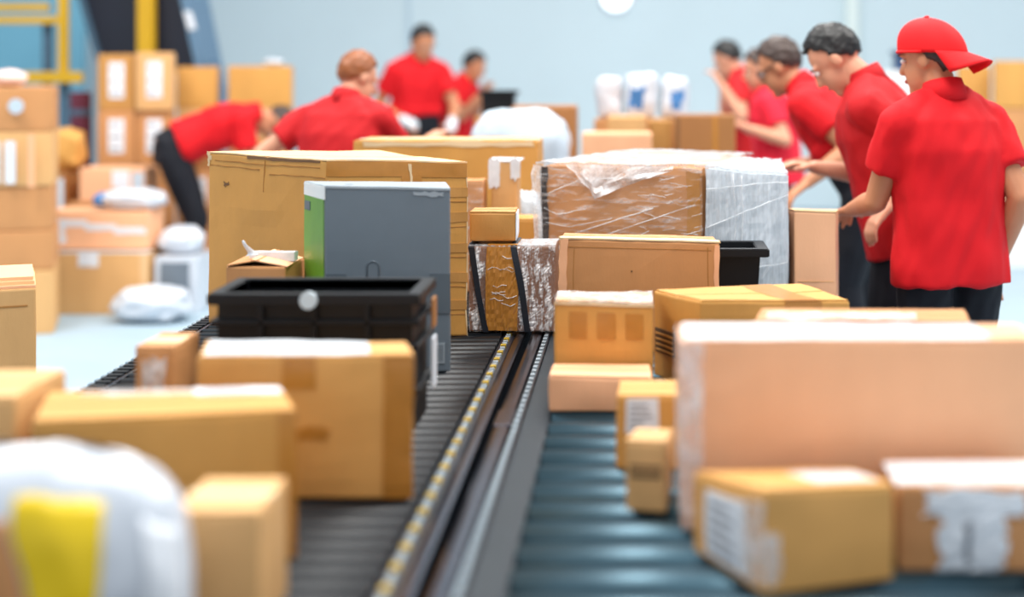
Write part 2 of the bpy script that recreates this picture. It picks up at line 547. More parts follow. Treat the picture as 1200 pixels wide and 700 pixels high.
c = hexc('long golden carton with a white label on its top rear edge', [(36, 2.64, 497), (348, 2.64, 483), (332, 2.86, 457), (56, 2.86, 461)], GOLD, tape=None)
c.label('top', 0.62, 0.98, 0.72, 0.98, 3)
c.patch('clear_strip', 'top', 0.15, 0.62, 0.80, 0.97, CLEARTAPE, off=0.004)
c.patch('corner_tape', 'front', 0.93, 1.0, 0.0, 1.0, BUFF, off=0.001, n=8)
abox('tan carton cut by the left edge beside the long golden carton', -75, 18, 468, 2.72, 0.24, TAN)

e = hexc('golden carton with a taped top edge right in front of the black crate', [(232, 3.0, 421), (484, 3.0, 417), (478, 3.18, 403), (240, 3.18, 403)], AMBER, noise_amp=0.004, bulge=0.006)
e.patch('white_tape', 'top', 0.03, 0.80, 0.05, 0.95, WHITETAPE, off=0.004, wr=0.002)
e.patch('corner_tape', 'front', 0.86, 1.0, 0.0, 1.0, BUFF, off=0.001, n=10)
e.patch('tape_end', 'front', 0.40, 0.55, 0.78, 1.0, BUFF, off=0.001)
e.patch('glue_stain', 'front', 0.46, 0.60, 0.42, 0.50, BUFF, off=0.0008, th=0.0006, jag=0.025)

f = abox('small brown carton peeking out at the left of the taped golden carton', 158, 203, 410, 3.36, 0.20, BROWN, noise_amp=0.004)
f.patch('white_tape', 'top', 0.05, 0.95, 0.3, 0.7, EDGEW, off=0.004)
f.patch('clear_tape', 'front', 0.2, 0.8, 0.3, 0.9, CLEARTAPE, jag=0.04, wr=0.003)
f.patch('white_label', 'right', 0.1, 0.55, 0.05, 0.45, PAPER)

# ---------------------------------------------------------------- black crate
def crate(label, x0, x1, y0, y1, z0, z1, taper=0.0, ribs=True, name='plastic_crate', cat='crate', rim=0.02):
    t = thing(name, label, cat, ((x0 + x1) / 2, (y0 + y1) / 2, z0))
    hx, hy, h = (x1 - x0) / 2, (y1 - y0) / 2, z1 - z0
    th = 0.012
    def ring(k, z, inset):
        q = 1 - taper * (1 - z / h)
        return [((-hx + inset) * q, (-hy + inset) * q, z), ((hx - inset) * q, (-hy + inset) * q, z), ((hx - inset) * q, (hy - inset) * q, z), ((-hx + inset) * q, (hy - inset) * q, z)]
    bm = bmesh.new()
    R = [ring(0, 0, rim), ring(0, h, rim), ring(0, h, rim + th), ring(0, 0.015, rim + th)]
    V = [[bm.verts.new(p) for p in r] for r in R]
    for A, B in zip(V, V[1:]):
        for k in range(4):
            bm.faces.new((A[k], A[(k + 1) % 4], B[(k + 1) % 4], B[k]))
    bm.faces.new(V[0][::-1]); bm.faces.new(V[3])
    link('tub', mesh_from_bm(bm, 'tub'), BLACKP, t)
    bm = bmesh.new()
    A = ring(0, h, 0); B = ring(0, h, rim + th)
    lo, hi = h - 0.022, h + 0.004
    vs_ = [[bm.verts.new((p[0], p[1], z)) for p in r] for r, z in ((A, lo), (A, hi), (B, hi), (B, lo))]
    for k in range(4):
        P_, Q_ = vs_[k], vs_[(k + 1) % 4]
        for i in range(4):
            bm.faces.new((P_[i], P_[(i + 1) % 4], Q_[(i + 1) % 4], Q_[i]))
    bmesh.ops.bevel(bm, geom=list(bm.edges), offset=0.003, segments=2, affect='EDGES')
    link('rim', mesh_from_bm(bm, 'rim'), BLACKP, t)
    if ribs:
        for zz in (0.30 * h, 0.62 * h, 0.80 * h):
            q = 1 - taper * (1 - zz / h)
            for s in (-1, 1):
                link('rib', box_mesh('rib', -hx * q + 0.01, hx * q - 0.01, s * (hy * q - 0.012) - 0.008, s * (hy * q - 0.012) + 0.008, zz - 0.006, zz + 0.006, 0.002), BLACKP, t)
                link('rib', box_mesh('rib', s * (hx * q - 0.012) - 0.008, s * (hx * q - 0.012) + 0.008, -hy * q + 0.01, hy * q - 0.01, zz - 0.006, zz + 0.006, 0.002), BLACKP, t)
        for s in (-0.5, 0, 0.5):
            link('upright_rib', box_mesh('upright_rib', s * hx - 0.006, s * hx + 0.006, -hy + 0.004, -hy + 0.02, 0.01, h - 0.02, 0.002), BLACKP, t)
    return t
s0 = 1800 / 3.52
cr = crate('large black plastic crate in front of the grey box', (242 - 750) / s0, (492 - 750) / s0, 3.52, 3.80, ZC, Z(347, 3.52))
bm = bmesh.new(); bm_cyl(bm, (-0.01, -0.15, Z(352, 3.52) - ZC), (-0.01, -0.139, Z(352, 3.52) - ZC), 0.020, n=18)
o = link('round_sticker', mesh_from_bm(bm, 'round_sticker'), mat('sticker_pale', (200, 214, 222), 0.5), cr); o['label'] = 'pale round sticker on the rim'
for z0_, z1_, m_ in ((0.07, 0.19, PAPER), (0.215, 0.285, DEEP)):
    link('side_tag', box_mesh('side_tag', 0.247, 0.253, 0.03, 0.09, z0_, z1_), m_, cr)

# ---------------------------------------------------------------- small open carton behind the crate
h_ = abox('small open-topped carton with a torn tape, leaning behind the black crate', 266, 337, 313, 4.28, 0.20, BROWN, flaps=False, turn=-3)
def flap(ct, corners, m, name='open_flap', th=0.003):
    bm = bmesh.new()
    v = [bm.verts.new(p) for p in corners]
    bm.faces.new(v)
    o = link(name, mesh_from_bm(bm, name), m, ct.t)
    s = o.modifiers.new('thickness', 'SOLIDIFY'); s.thickness = th
    return o
hh, hw, hd = h_.h, h_.w / 2, h_.dp / 2
h_.patch('opening_shade', 'top', 0.05, 0.95, 0.05, 0.95, INNER, off=0.0006, th=0.0005)  # dark sheet paints the shade of the inside; the body is closed
flap(h_, [(-hw, -hd, hh + 0.002), (-hw, hd, hh + 0.002), (-hw + 0.10, hd, hh + 0.022), (-hw + 0.085, -hd + 0.01, hh + 0.016)], BROWN)
flap(h_, [(hw, -hd, hh + 0.002), (hw, hd, hh + 0.002), (0.0, hd, hh + 0.026), (-0.02, -hd + 0.01, hh + 0.02)], PEACH)
bm = bmesh.new()
prev = None
for k in range(9):
    a = k / 8
    cx_, cz_ = -hw + 0.055 - 0.02 * a + 0.006 * math.sin(a * 5), hh + 0.022 + 0.045 * a ** 1.6
    w_ = 0.016 * (1 - a) + 0.003
    cur = (bm.verts.new((cx_ - w_, -hd * 0.4 + 0.01 * math.sin(a * 3), cz_)), bm.verts.new((cx_ + w_, -hd * 0.4, cz_ + 0.004 * (1 - a))))
    if prev: bm.faces.new((prev[0], prev[1], cur[1], cur[0]))
    prev = cur
o = link('torn_tape', mesh_from_bm(bm, 'torn_tape', True), WHITETAPE, h_.t)
o.modifiers.new('thickness', 'SOLIDIFY').thickness = 0.001
h_.patch('tape_strip', 'top', 0.25, 1.0, 0.4, 0.6, WHITETAPE, off=0.03, jag=0.02)

# ---------------------------------------------------------------- grey printed box
gb = hexc('tall grey printed box with a green side panel', [(381, 4.19, 219), (528, 4.24, 222), (522, 4.50, 214), (357, 4.45, 213)], GREYB, name='product_box', flaps=False, noise_amp=0.0015, bulge=0.002, cuts=8)
gb.patch('green_panel', 'left', 0.03, 0.96, 0.30, 0.93, GREEN, n=8)
gb.patch('white_band', 'left', 0.0, 1.0, 0.93, 1.0, WHITEB, n=4)
gb.patch('white_swoosh', 'left', 0.02, 0.98, 0.02, 0.30, WHITEB, n=6)
for k, (v0, v1) in enumerate(((0.33, 0.37), (0.20, 0.24), (0.09, 0.13))):
    gb.patch('green_stripe', 'left', 0.05, 0.95, v0 - 0.02, v1 - 0.02, GREEN if k else mat('lime_print', (196, 206, 60), 0.4), off=0.003, n=4)
gb.patch('small_print', 'left', 0.08, 0.35, 0.85, 0.90, GREYD, off=0.003, n=2)
gb.patch('lid_panel', 'top', 0.0, 1.0, 0.0, 1.0, GREYL, n=6)
# hand hole: a U-shaped cut
hx0, hx1, hz0, hz1 = 0.335, 0.43, 0.40, 0.605
pts = []
for k in range(13):
    a = PI - PI * k / 12
    pts.append(((hx0 + hx1) / 2 + (hx1 - hx0) / 2 * math.cos(a), hz1 - 0.03 + 0.03 * math.sin(a)))
pts = [(hx0, hz0)] + pts + [(hx1, hz0)]
link('hand_hole_cut', tube_mesh('hand_hole_cut', [gb.point('front', a, b) for a, b in pts], 0.0028), GREYD, gb.t)
gb.patch('tape_corner', 'front', 0.0, 0.17, 0.34, 0.54, GREYD, off=0.0015)
gb.patch('tape_corner', 'front', 0.83, 1.0, 0.32, 0.54, GREYD, off=0.0015)
gb.patch('wear_mark', 'front', 0.70, 0.94, 0.962, 0.982, GREYL, jag=0.008, off=0.001, n=8)
gb.patch('wear_mark', 'front', 0.47, 0.62, 0.425, 0.445, WEAR, jag=0.012, off=0.001)
gb.patch('wear_mark', 'front', 0.0, 1.0, 0.992, 1.0, GREYL, off=0.0008)
gb.patch('barcode_label', 'front', 0.87, 0.95, 0.05, 0.16, GREYL, off=0.0016)
for k in range(5):
    gb.patch('barcode_bar', 'front', 0.878 + 0.013 * k, 0.884 + 0.013 * k, 0.06, 0.15, GREYD, off=0.003, th=0.0004, n=1)
link('lid_dent', blob_mesh('lid_dent', 0.035, 0.02, 0.004, 0.05), GREYD, gb.t).location = gb.point('top', 0.24, 0.4)

# ---------------------------------------------------------------- the big carton behind it
bb = hexc('biggest golden carton with a worn taped lid, standing behind the grey box', [(383, 4.74, 189), (548, 4.80, 191), (440, 5.25, 178.5), (244, 5.04, 179)], GOLD, noise_amp=0.005, bulge=0.008, cuts=9, flaps=False)
bb.patch('top_flap', 'top', 0.0, 1.0, 0.0, 0.48, TANP, th=0.003, n=8)
bb.patch('top_flap', 'top', 0.0, 1.0, 0.50, 1.0, TANP, th=0.003, n=8)
bb.patch('lid_tape', 'front', 0.0, 1.0, 0.915, 1.0, BUFF, n=10)
bb.patch('upright_tape', 'front', 0.52, 0.66, 0.0, 0.93, BUFF, off=0.0018, n=10)
bb.patch('torn_edge', 'front', 0.575, 0.592, 0.78, 0.99, EDGEW, off=0.0034, jag=0.004, n=8)
for v in (0.15, 0.31, 0.48, 0.66, 0.80):
    bb.patch('side_tape', 'front', 0.80, 1.0, v, v + 0.055, GOLD2, off=0.001, n=4)
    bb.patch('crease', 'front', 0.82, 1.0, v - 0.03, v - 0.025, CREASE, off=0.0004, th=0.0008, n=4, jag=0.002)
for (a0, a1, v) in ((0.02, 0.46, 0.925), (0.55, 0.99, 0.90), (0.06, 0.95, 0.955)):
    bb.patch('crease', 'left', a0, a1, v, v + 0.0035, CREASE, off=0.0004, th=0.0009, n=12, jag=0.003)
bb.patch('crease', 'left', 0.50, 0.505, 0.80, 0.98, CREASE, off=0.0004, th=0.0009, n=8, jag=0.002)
bb.patch('tear', 'left', 0.15, 0.19, 0.815, 0.835, INNER, off=0.0006, jag=0.012)
bb.patch('edge_wear', 'left', 0.0, 0.022, 0.93, 1.0, EDGEW, off=0.001, jag=0.012)
bb.patch('edge_wear', 'top', 0.0, 1.0, 0.0, 0.03, EDGEW, off=0.004, jag=0.006, n=10)
bb.patch('edge_wear', 'front', 0.992, 1.0, 0.0, 1.0, EDGEW, off=0.0004, jag=0.003, n=14)
bb.patch('lid_gap', 'left', 0.35, 0.95, 0.985, 1.0, INNER, off=0.0008, jag=0.004, n=8)

# ---------------------------------------------------------------- foil-wrapped strapped carton
fx = abox('film-wrapped brown carton with two black straps lying across the rails', 550, 651, 289, 4.86, 0.17, mat('card_dark_wrapped', (142, 98, 72), 0.6, var=0.25, vscale=7, bump=0.3), z0=ZC + 0.003, flaps=False, noise_amp=0.003, bulge=0.008, cuts=8)
fx.patch('silver_film', 'front', 0.0, 1.0, 0.0, 1.0, FILMV, off=0.004, n=46, wr=0.004)
fx.patch('silver_film', 'top', 0.0, 1.0, 0.0, 1.0, FILMW, off=0.003, n=20, wr=0.001)
fx.patch('gold_tape', 'front', 0.21, 0.56, 0.02, 1.0, BUFF, off=0.009, n=20, wr=0.003)
fx.patch('gold_tape', 'top', 0.21, 0.56, 0.0, 1.0, BUFF, off=0.0055, n=8)
for k in range(10):
    a = random.uniform(0.22, 0.5); v = random.uniform(0.25, 0.95)
    p = [fx.point('front', a + 0.05 * i, v + 0.02 * math.sin(i * 2 + k)) + Vector((0, -0.013, 0)) for i in range(4)]
    link('film_crease', tube_mesh('film_crease', p, 0.0012, 5), FILMT, fx.t)
def strap(ct, a_top, a_bot, wd, off):
    bm = bmesh.new()
    rows = []
    N = 12
    for j in range(N + 1):
        v = j / N
        a = a_bot + (a_top - a_bot) * v
        rows.append([fx.point('front', a - wd, v) + Vector((0, -off, 0)), fx.point('front', a + wd, v) + Vector((0, -off, 0))])
    for j in range(1, 7):
        v = j / 6
        rows.append([fx.point('top', a_top - wd, v) + Vector((0, 0, 0.009)), fx.point('top', a_top + wd, v) + Vector((0, 0, 0.009))])
    V = [[bm.verts.new(p) for p in r] for r in rows]
    for A, B in zip(V, V[1:]):
        bm.faces.new((A[0], A[1], B[1], B[0]))
    o = link('strap', mesh_from_bm(bm, 'strap'), BLACKR, ct.t)
    o.modifiers.new('thickness', 'SOLIDIFY').thickness = 0.002
strap(fx, 0.03, 0.20, 0.035, 0.016)
strap(fx, 0.52, 0.68, 0.035, 0.016)

# ---------------------------------------------------------------- cartons behind it
q = abox('small golden carton resting on the film-wrapped strapped carton', 550, 604, 250, 4.88, 0.15, GOLD2, z0=Z(289, 4.86) + 0.014, tape=None, turn=1)
q.patch('white_edge', 'right', 0.0, 0.9, 0.0, 1.0, PAPER)
abox('tiny golden carton behind the gap left of the big wrapped carton', 603, 628, 258, 5.62, 0.16, GOLD)
wb = thing('shipping_bag', 'small white plastic bag standing in the gap left of the big wrapped carton', 'bag', (X(603, 5.9), 6.075, ZC))
link('bag_skin', blob_mesh('bag_skin', 0.22, 0.09, 1.09 * (Z(227, 6.05) - ZC), 0.10, 3, 4, power=0.7), POLYB, wb)
q = abox('wide golden carton with a pale worn top, behind the biggest golden carton', 414, 630, 166, 6.16, 0.36, GOLD, tape=WHITETAPE, noise_amp=0.004)
q.patch('white_edge', 'front', 0.05, 0.98, 0.965, 1.0, EDGEW, jag=0.01, n=12)
q.patch('clear_tape', 'front', 0.30, 0.42, 0.55, 0.80, CLEARTAPE, jag=0.02)
q = abox('square tan carton with white film over its top edge', 576, 606, 190, 5.80, 0.18, TAN, noise_amp=0.003)
q.patch('white_film', 'front', -0.12, 0.32, 0.80, 1.02, WHITETAPE, jag=0.02, off=0.003)
q.patch('white_film', 'top', -0.12, 1.12, 0.0, 1.0, WHITETAPE, off=0.004, jag=0.02)
q.patch('white_film', 'front', 0.75, 1.12, 0.86, 1.02, WHITETAPE, jag=0.02, off=0.003)
q = abox('narrow brown wrapped parcel beside the small golden carton', 541, 565, 214, 5.72, 0.18, BROWN, noise_amp=0.006, name='wrapped_parcel', cat='parcel')
q.patch('clear_film', 'front', 0.0, 1.0, 0.0, 1.0, FILMC, wr=0.004, n=14)

# ---------------------------------------------------------------- the big film-wrapped carton
wc = hexc('big carton under torn clear stretch film, its right side white with film', [(634, 5.32, 192), (824, 5.14, 197), (880, 6.0, 181), (742, 6.05, 178)], BROWN, z0=ZC + 0.004, noise_amp=0.006, bulge=0.012, flaps=False, bev=0.03, cuts=9)
# extra right wing of film-covered goods
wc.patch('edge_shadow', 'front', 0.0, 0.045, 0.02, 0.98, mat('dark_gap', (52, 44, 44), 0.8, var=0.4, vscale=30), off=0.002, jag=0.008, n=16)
wc.patch('board_edge', 'front', 0.905, 0.985, 0.02, 0.97, BUFF, off=0.002, jag=0.004, n=12)
wc.patch('clear_film', 'front', -0.02, 1.0, 0.0, 1.0, FILMC, off=0.008, n=40, wr=0.004)
wc.patch('top_film', 'top', -0.02, 1.02, -0.02, 1.0, FILMTOP, off=0.006, n=24, wr=0.004)
ww = hexc('carton swathed in milky white stretch film, joined to the torn-film carton', [(826, 5.13, 198), (923, 5.20, 205), (915, 5.75, 190), (862, 5.72, 187)], mat('poly_grey_inside', (196, 204, 210), 0.5, var=0.12, vscale=8, bump=0.4, bscale=20), noise_amp=0.006, bulge=0.008, flaps=False, bev=0.014, cuts=8)
ww.patch('film_layer', 'front', 0.0, 1.0, 0.0, 1.0, FILMW, off=0.006, n=26, wr=0.0025)
ww.patch('film_layer', 'top', 0.0, 1.0, 0.0, 1.0, FILMW, off=0.006, n=16, wr=0.006)
def strand(ct, face, pts, r=0.0016, m=FILMT, off=0.016):
    P_ = []
    for k in range(len(pts) - 1):
        (a0, b0), (a1, b1) = pts[k], pts[k + 1]
        for i in range(6):
            tt = i / 6
            a, b = a0 + (a1 - a0) * tt, b0 + (b1 - b0) * tt + 0.006 * noise.noise(Vector((a0 * 9 + tt * 5, b0 * 7, 0)))
            P_.append(ct.point(face, a, b) + Vector((0, -off, 0)))
    P_.append(ct.point(face, *pts[-1]) + Vector((0, -off, 0)))
    link('film_crease', tube_mesh('film_crease', P_, r, 5), m, ct.t)
for a in (((0.03, 0.60), (0.20, 0.58), (0.45, 0.64)), ((0.06, 0.40), (0.35, 0.50), (0.95, 0.76)), ((0.05, 0.30), (0.5, 0.42), (0.98, 0.58)), ((0.10, 0.48), (0.4, 0.60), (0.7, 0.72)),
          ((0.02, 0.70), (0.1, 0.66), (0.3, 0.70)), ((0.25, 0.30), (0.6, 0.38), (1.0, 0.46)), ((0.05, 0.80), (0.25, 0.90), (0.6, 0.93)), ((0.4, 0.22), (0.7, 0.30), (1.0, 0.36)), ((0.05, 0.20), (0.3, 0.30), (0.55, 0.35))):
    strand(wc, 'front', a, random.uniform(0.001, 0.002))
for k in range(34):
    a = random.uniform(0.60, 0.97); v = random.uniform(0.2, 0.92); l = random.uniform(0.04, 0.12)
    strand(wc, 'front', ((a, v), (min(a + l, 0.99), v + random.uniform(-0.03, 0.06))), random.uniform(0.0006, 0.0012))
for a in (((0.0, 0.60), (0.5, 0.74), (1.0, 0.86)), ((0.0, 0.86), (0.6, 0.93), (1.0, 0.95)), ((0.3, 0.2), (0.36, 0.6), (0.33, 0.98)), ((0.42, 0.3), (0.45, 0.7), (0.43, 0.98)), ((0.0, 0.30), (0.5, 0.34), (1.0, 0.38))):
    strand(ww, 'front', a, 0.0018)
for o in list(ww.t.children):
    o.parent = wc.t
    o.location = ww.base - wc.base
    if o.name.startswith('carton'):
        o.name = 'film_covered_side'; o['label'] = 'side swathed in milky white film'
bpy.data.objects.remove(ww.t)
# the torn flap of film hanging over the front
bm = bmesh.new()
outer = [(0.20, 0.965), (0.26, 0.90), (0.31, 0.83), (0.345, 0.775), (0.40, 0.80), (0.50, 0.85), (0.62, 0.905), (0.72, 0.945), (0.82, 0.972)]
inner = [(0.17, 0.985), (0.24, 0.95), (0.30, 0.90), (0.35, 0.85), (0.39, 0.865), (0.49, 0.91), (0.60, 0.95), (0.71, 0.97), (0.82, 0.987)]
rows = []
for t_ in (0, 0.5, 1):
    r_ = []
    for i, (o_, n_) in enumerate(zip(outer, inner)):
        a, v = o_[0] * (1 - t_) + n_[0] * t_, o_[1] * (1 - t_) + n_[1] * t_
        r_.append(bm.verts.new(wc.point('front', a, v) + Vector((0, -0.02 - 0.012 * math.sin(i * 2.1 + t_ * 3), 0))))
    rows.append(r_)
top_ = [bm.verts.new(wc.point('front', 0.15 + 0.68 * i / 8, 1.0) + Vector((0, -0.014, 0.004))) for i in range(9)]
rows.append(top_)
for A, B in zip(rows, rows[1:]):
    for i in range(8):
        bm.faces.new((A[i], A[i + 1], B[i + 1], B[i]))
bmesh.ops.subdivide_edges(bm, edges=list(bm.edges), cuts=2, use_grid_fill=True)
for v in bm.verts:
    v.co += nvec(v.co * 30) * 0.004
o = link('torn_film_flap', mesh_from_bm(bm, 'torn_film_flap'), FILMT, wc.t)
o['label'] = 'crumpled white flap of torn film'
# loose film hanging over the left edge
bm = bmesh.new()
prev = None
for k in range(15):
    v = k / 14
    p = wc.point('front', -0.015, v)
    w_ = 0.018 + 0.02 * abs(noise.noise(Vector((v * 6, 2, 0))))
    cur = [bm.verts.new(p + Vector((-w_, 0.0, 0))), bm.verts.new(p + Vector((-w_ * 0.3, -0.024, 0))), bm.verts.new(p + Vector((0.012, -0.012, 0)))]
    if prev:
        for i in range(2): bm.faces.new((prev[i], prev[i + 1], cur[i + 1], cur[i]))
    prev = cur
link('loose_film_edge', mesh_from_bm(bm, 'loose_film_edge'), FILMT, wc.t)

# ================================================================= right conveyor
b9 = hexc('plain brown carton in front of the torn-film carton', [(655, 4.56, 281), (843, 4.52, 285), (838, 4.70, 279), (660, 4.72, 274)], BROWN, noise_amp=0.003, bulge=0.006)
b9.patch('white_edge', 'top', 0.0, 1.0, 0.0, 0.35, EDGEW, off=0.004, jag=0.01, n=12)
b9.patch('edge_wear', 'front', 0.0, 0.05, 0.0, 1.0, PEACH, off=0.0008, jag=0.006, n=10)
b9.patch('edge_wear', 'front', 0.97, 1.0, 0.0, 0.98, PEACH, off=0.0008, jag=0.004, n=10)
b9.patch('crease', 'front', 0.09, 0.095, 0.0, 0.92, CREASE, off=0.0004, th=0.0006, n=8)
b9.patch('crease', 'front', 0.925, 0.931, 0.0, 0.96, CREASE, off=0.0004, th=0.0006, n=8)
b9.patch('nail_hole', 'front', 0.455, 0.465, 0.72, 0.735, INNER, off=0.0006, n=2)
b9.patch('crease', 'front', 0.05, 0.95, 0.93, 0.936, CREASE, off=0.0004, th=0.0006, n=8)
crate('black plastic tote with a flared rim behind the plain brown carton', 0.02, X(900, 4.86), 4.80, 5.04, ZC, Z(291, 4.86), taper=0.10, ribs=False, name='plastic_tote', cat='tote', rim=0.026)
b19 = hexc('tall narrow peach carton right of the white film-wrapped carton', [(931, 5.20, 248), (980, 5.22, 250), (983, 5.46, 247), (924, 5.44, 246)], PEACH)
b19.patch('print_line', 'front', 0.08, 0.92, 0.32, 0.325, TAN, off=0.001, n=2)
b19.patch('white_edge', 'top', 0, 1, 0, 1, TANP, off=0.004)

b11 = hexc('low flat peach carton on the rollers of the right conveyor', [(643, 3.75, 442), (763, 3.75, 444), (762, 3.91, 429), (648, 3.91, 428)], PEACH)
b10 = hexc('golden carton with three tape tabs, standing behind the low flat peach carton', [(650, 3.94, 354), (765, 3.94, 357), (764, 4.16, 345), (654, 4.16, 345)], GOLD, noise_amp=0.004)
b10.patch('white_film', 'top', 0.0, 1.0, 0.0, 1.0, CLEARTAPE, off=0.004, wr=0.004, n=12)
for a0, a1 in ((0.16, 0.34), (0.44, 0.62), (0.72, 0.90)):
    b10.patch('tape_tab', 'front', a0, a1, 0.62, 0.90, BUFF, n=4)
b10.patch('white_edge', 'front', 0.0, 1.0, 0.97, 1.0, EDGEW, jag=0.01, n=12)
b12 = hexc('broad golden carton with a dark printed stamp on its left face', [(820, 3.96, 354), (996, 4.14, 353), (940, 4.44, 334), (766, 4.20, 341)], GOLD, noise_amp=0.003)
b12.patch('printed_stamp', 'left', 0.05, 0.50, 0.30, 0.58, INK, n=4)
for k in range(4):
    b12.patch('stamp_line', 'left', 0.08, 0.47, 0.325 + 0.062 * k, 0.345 + 0.062 * k, GOLD, off=0.003, n=2)
b12.patch('tape_end', 'front', 0.55, 0.80, 0.9, 1.0, BUFF)
b12.patch('packing_tape', 'top', 0.56, 0.78, 0.0, 1.0, BUFF, off=0.004)
b13 = hexc('golden carton with a white address label, half hidden by the big peach carton', [(722, 3.22, 466), (795, 3.22, 466), (794, 3.40, 448), (726, 3.40, 448)], GOLD)
b13.label('front', 0.16, 0.68, 0.50, 0.98, 5)
b14 = hexc('small tan carton with a faint dark stamp, near the front of the rollers', [(733, 2.92, 518), (781, 2.90, 520), (788, 3.08, 506), (746, 3.08, 504)], TAN)
b14.patch('printed_stamp', 'front', 0.12, 0.85, 0.50, 0.68, INK, n=4)
for k in range(2):
    b14.patch('stamp_line', 'front', 0.14, 0.82, 0.55 + 0.06 * k, 0.57 + 0.06 * k, TAN, off=0.003, n=2)

b18 = hexc('carton with a taped white label on its front edge, behind the big peach carton', [(884, 3.42, 377), (1138, 3.42, 379), (1132, 3.60, 364), (890, 3.60, 364)], BROWN)
b18.patch('white_tape', 'top', 0.05, 0.75, 0.05, 0.55, CLEARTAPE, off=0.004, wr=0.004, n=12)
b18.label('front', 0.0, 0.16, 0.60, 0.98, 3)
b18.patch('white_tape', 'front', 0.16, 0.72, 0.93, 1.0, WHITETAPE, jag=0.012, n=10)
b15 = abox('largest peach carton at the right with white tape along its top', 799, 1222, 401, 2.80, 0.17, PEACH, noise_amp=0.003, bulge=0.006, flaps=True)
b15.patch('white_tape', 'top', 0.01, 0.86, 0.05, 0.95, WHITETAPE, off=0.004, n=10)
b15.patch('film_edge', 'front', 0.0, 0.06, 0.0, 1.0, CLEARTAPE, off=0.003, wr=0.003, n=12)
b15.patch('film_edge', 'left', 0.0, 1.0, 0.0, 1.0, CLEARTAPE, off=0.003, n=8)
b16 = hexc('golden carton with a white label on its left face, front right', [(895, 2.45, 577), (1047, 2.53, 571), (1000, 2.74, 551), (812, 2.68, 556)], AMBER, noise_amp=0.003)
b16.label('left', 0.22, 0.78, 0.10, 0.86, 5)
b16.patch('clear_tape', 'left', 0.75, 1.0, 0.1, 0.9, CLEARTAPE, jag=0.02, off=0.003)
b16.patch('clear_tape', 'front', 0.0, 0.12, 0.1, 0.6, CLEARTAPE, jag=0.03, off=0.002)
b16.patch('white_tape', 'top', 0.5, 0.95, 0.2, 0.8, WHITETAPE, off=0.004)
b17 = abox('brown carton with a torn white tape hanging down its front', 1052, 1236, 574, 2.57, 0.18, BROWN, noise_amp=0.003)
b17.patch('white_tape', 'top', 0.0, 1.0, 0.1, 0.9, WHITETAPE, off=0.004)
b17.patch('torn_tape', 'front', 0.18, 0.80, 0.68, 1.0, WHITETAPE, jag=0.035, off=0.002, wr=0.004, n=8)
b17.patch('torn_tape', 'front', 0.28, 0.66, 0.0, 0.70, WHITETAPE, jag=0.035, off=0.002, wr=0.004, n=8)
b17.patch('creased_fold', 'front', 0.42, 0.46, 0.15, 0.62, INKG, jag=0.02, off=0.006, n=6)

# tall carton standing on the floor at the left edge
tz = Z(338, 4.45)
tl = Carton('tall tan carton standing on the floor at the left edge, its lid folded over', [(-2.0, 4.35, tz), (-1.75, 4.45, tz), (-1.872, 4.75, tz), (-2.122, 4.65, tz)], 0.0, TAN, noise_amp=0.002, flaps=False)
for k in range(3):
    tl.patch('lid_layer', 'top', -0.01, 1.0 - 0.012 * k, 0.02 + 0.04 * k, 1.0, TANP if k % 2 else PEACH, off=0.004 + 0.011 * k, th=0.005)
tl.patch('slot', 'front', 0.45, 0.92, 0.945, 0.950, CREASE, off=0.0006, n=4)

# ================================================================= far end of the conveyors
q = thing('shipping_bag', 'large pale film-wrapped bundle far down the left conveyor', 'bundle', (X(606, 7.5), 7.7, ZC))
link('bundle_skin', blob_mesh('bundle_skin', 0.50, 0.40, 1.09 * (Z(136, 7.5) - ZC), 0.07, 3, 9, power=0.55), POLYB, q)
abox('brown carton behind the pale film-wrapped bundle', 598, 674, 126, 8.5, 0.4, DEEP, tape=None)
abox('brown carton carrying the black tote at the far end of the left conveyor', 556, 610, 137, 9.8, 0.3, BROWN)
crate('black tote on a carton in front of the farthest worker', X(560, 9.86), X(606, 9.86), 9.86, 10.06, Z(137, 9.8) + 0.004, Z(107, 9.86), taper=0.05, ribs=False, name='plastic_tote', cat='tote')
abox('low peach carton far down the right conveyor', 682, 764, 158, 8.0, 0.3, PEACH)
abox('pale tan carton far down the right conveyor, left of two brown ones', 712, 757, 138, 8.9, 0.3, TAN)
abox('narrow brown carton far down the right conveyor, in the middle of three', 761, 787, 142, 8.95, 0.3, GOLD2)
q = abox('broad brown carton far down the right conveyor below the raised arms', 792, 862, 136, 8.85, 0.3, DEEP)
q.patch('packing_tape', 'front', 0.02, 0.06, 0, 1, INNER)
q.patch('packing_tape', 'front', 0.62, 0.70, 0, 1, BUFF)
q = abox('deep carton under the white sacks at the end of the right conveyor', 696, 800, 141, 9.32, 0.34, BROWN)
zt_ = Z(141, 9.32) + 0.008
for k, (px0, px1, yt, lab, m_) in enumerate(((700, 728, 92, 'small pale grey sack beside the white sacks', mat('poly_grey', (206, 206, 212), 0.5, var=0.1, bump=0.4, bscale=12)), (735, 768, 86, 'white sack with a blue print, left one of two', POLY), (775, 806, 90, 'white sack with a blue print, right one of two', POLY))):
    q = abox(lab, px0, px1, yt, 9.42 + 0.01 * k, 0.2, m_, z0=zt_, name='shipping_sack', cat='sack', flaps=False, noise_amp=0.02, bulge=0.012, bev=0.03, cuts=8, group='sacks at the conveyor end')
    q.body.name = 'sack_skin'
    for p in q.body.data.polygons: p.use_smooth = True
    if k:
        q.patch('blue_print', 'front', 0.15 if k == 1 else 0.35, 0.62 if k == 1 else 0.80, 0.22, 0.68, BLUEP, jag=0.06)

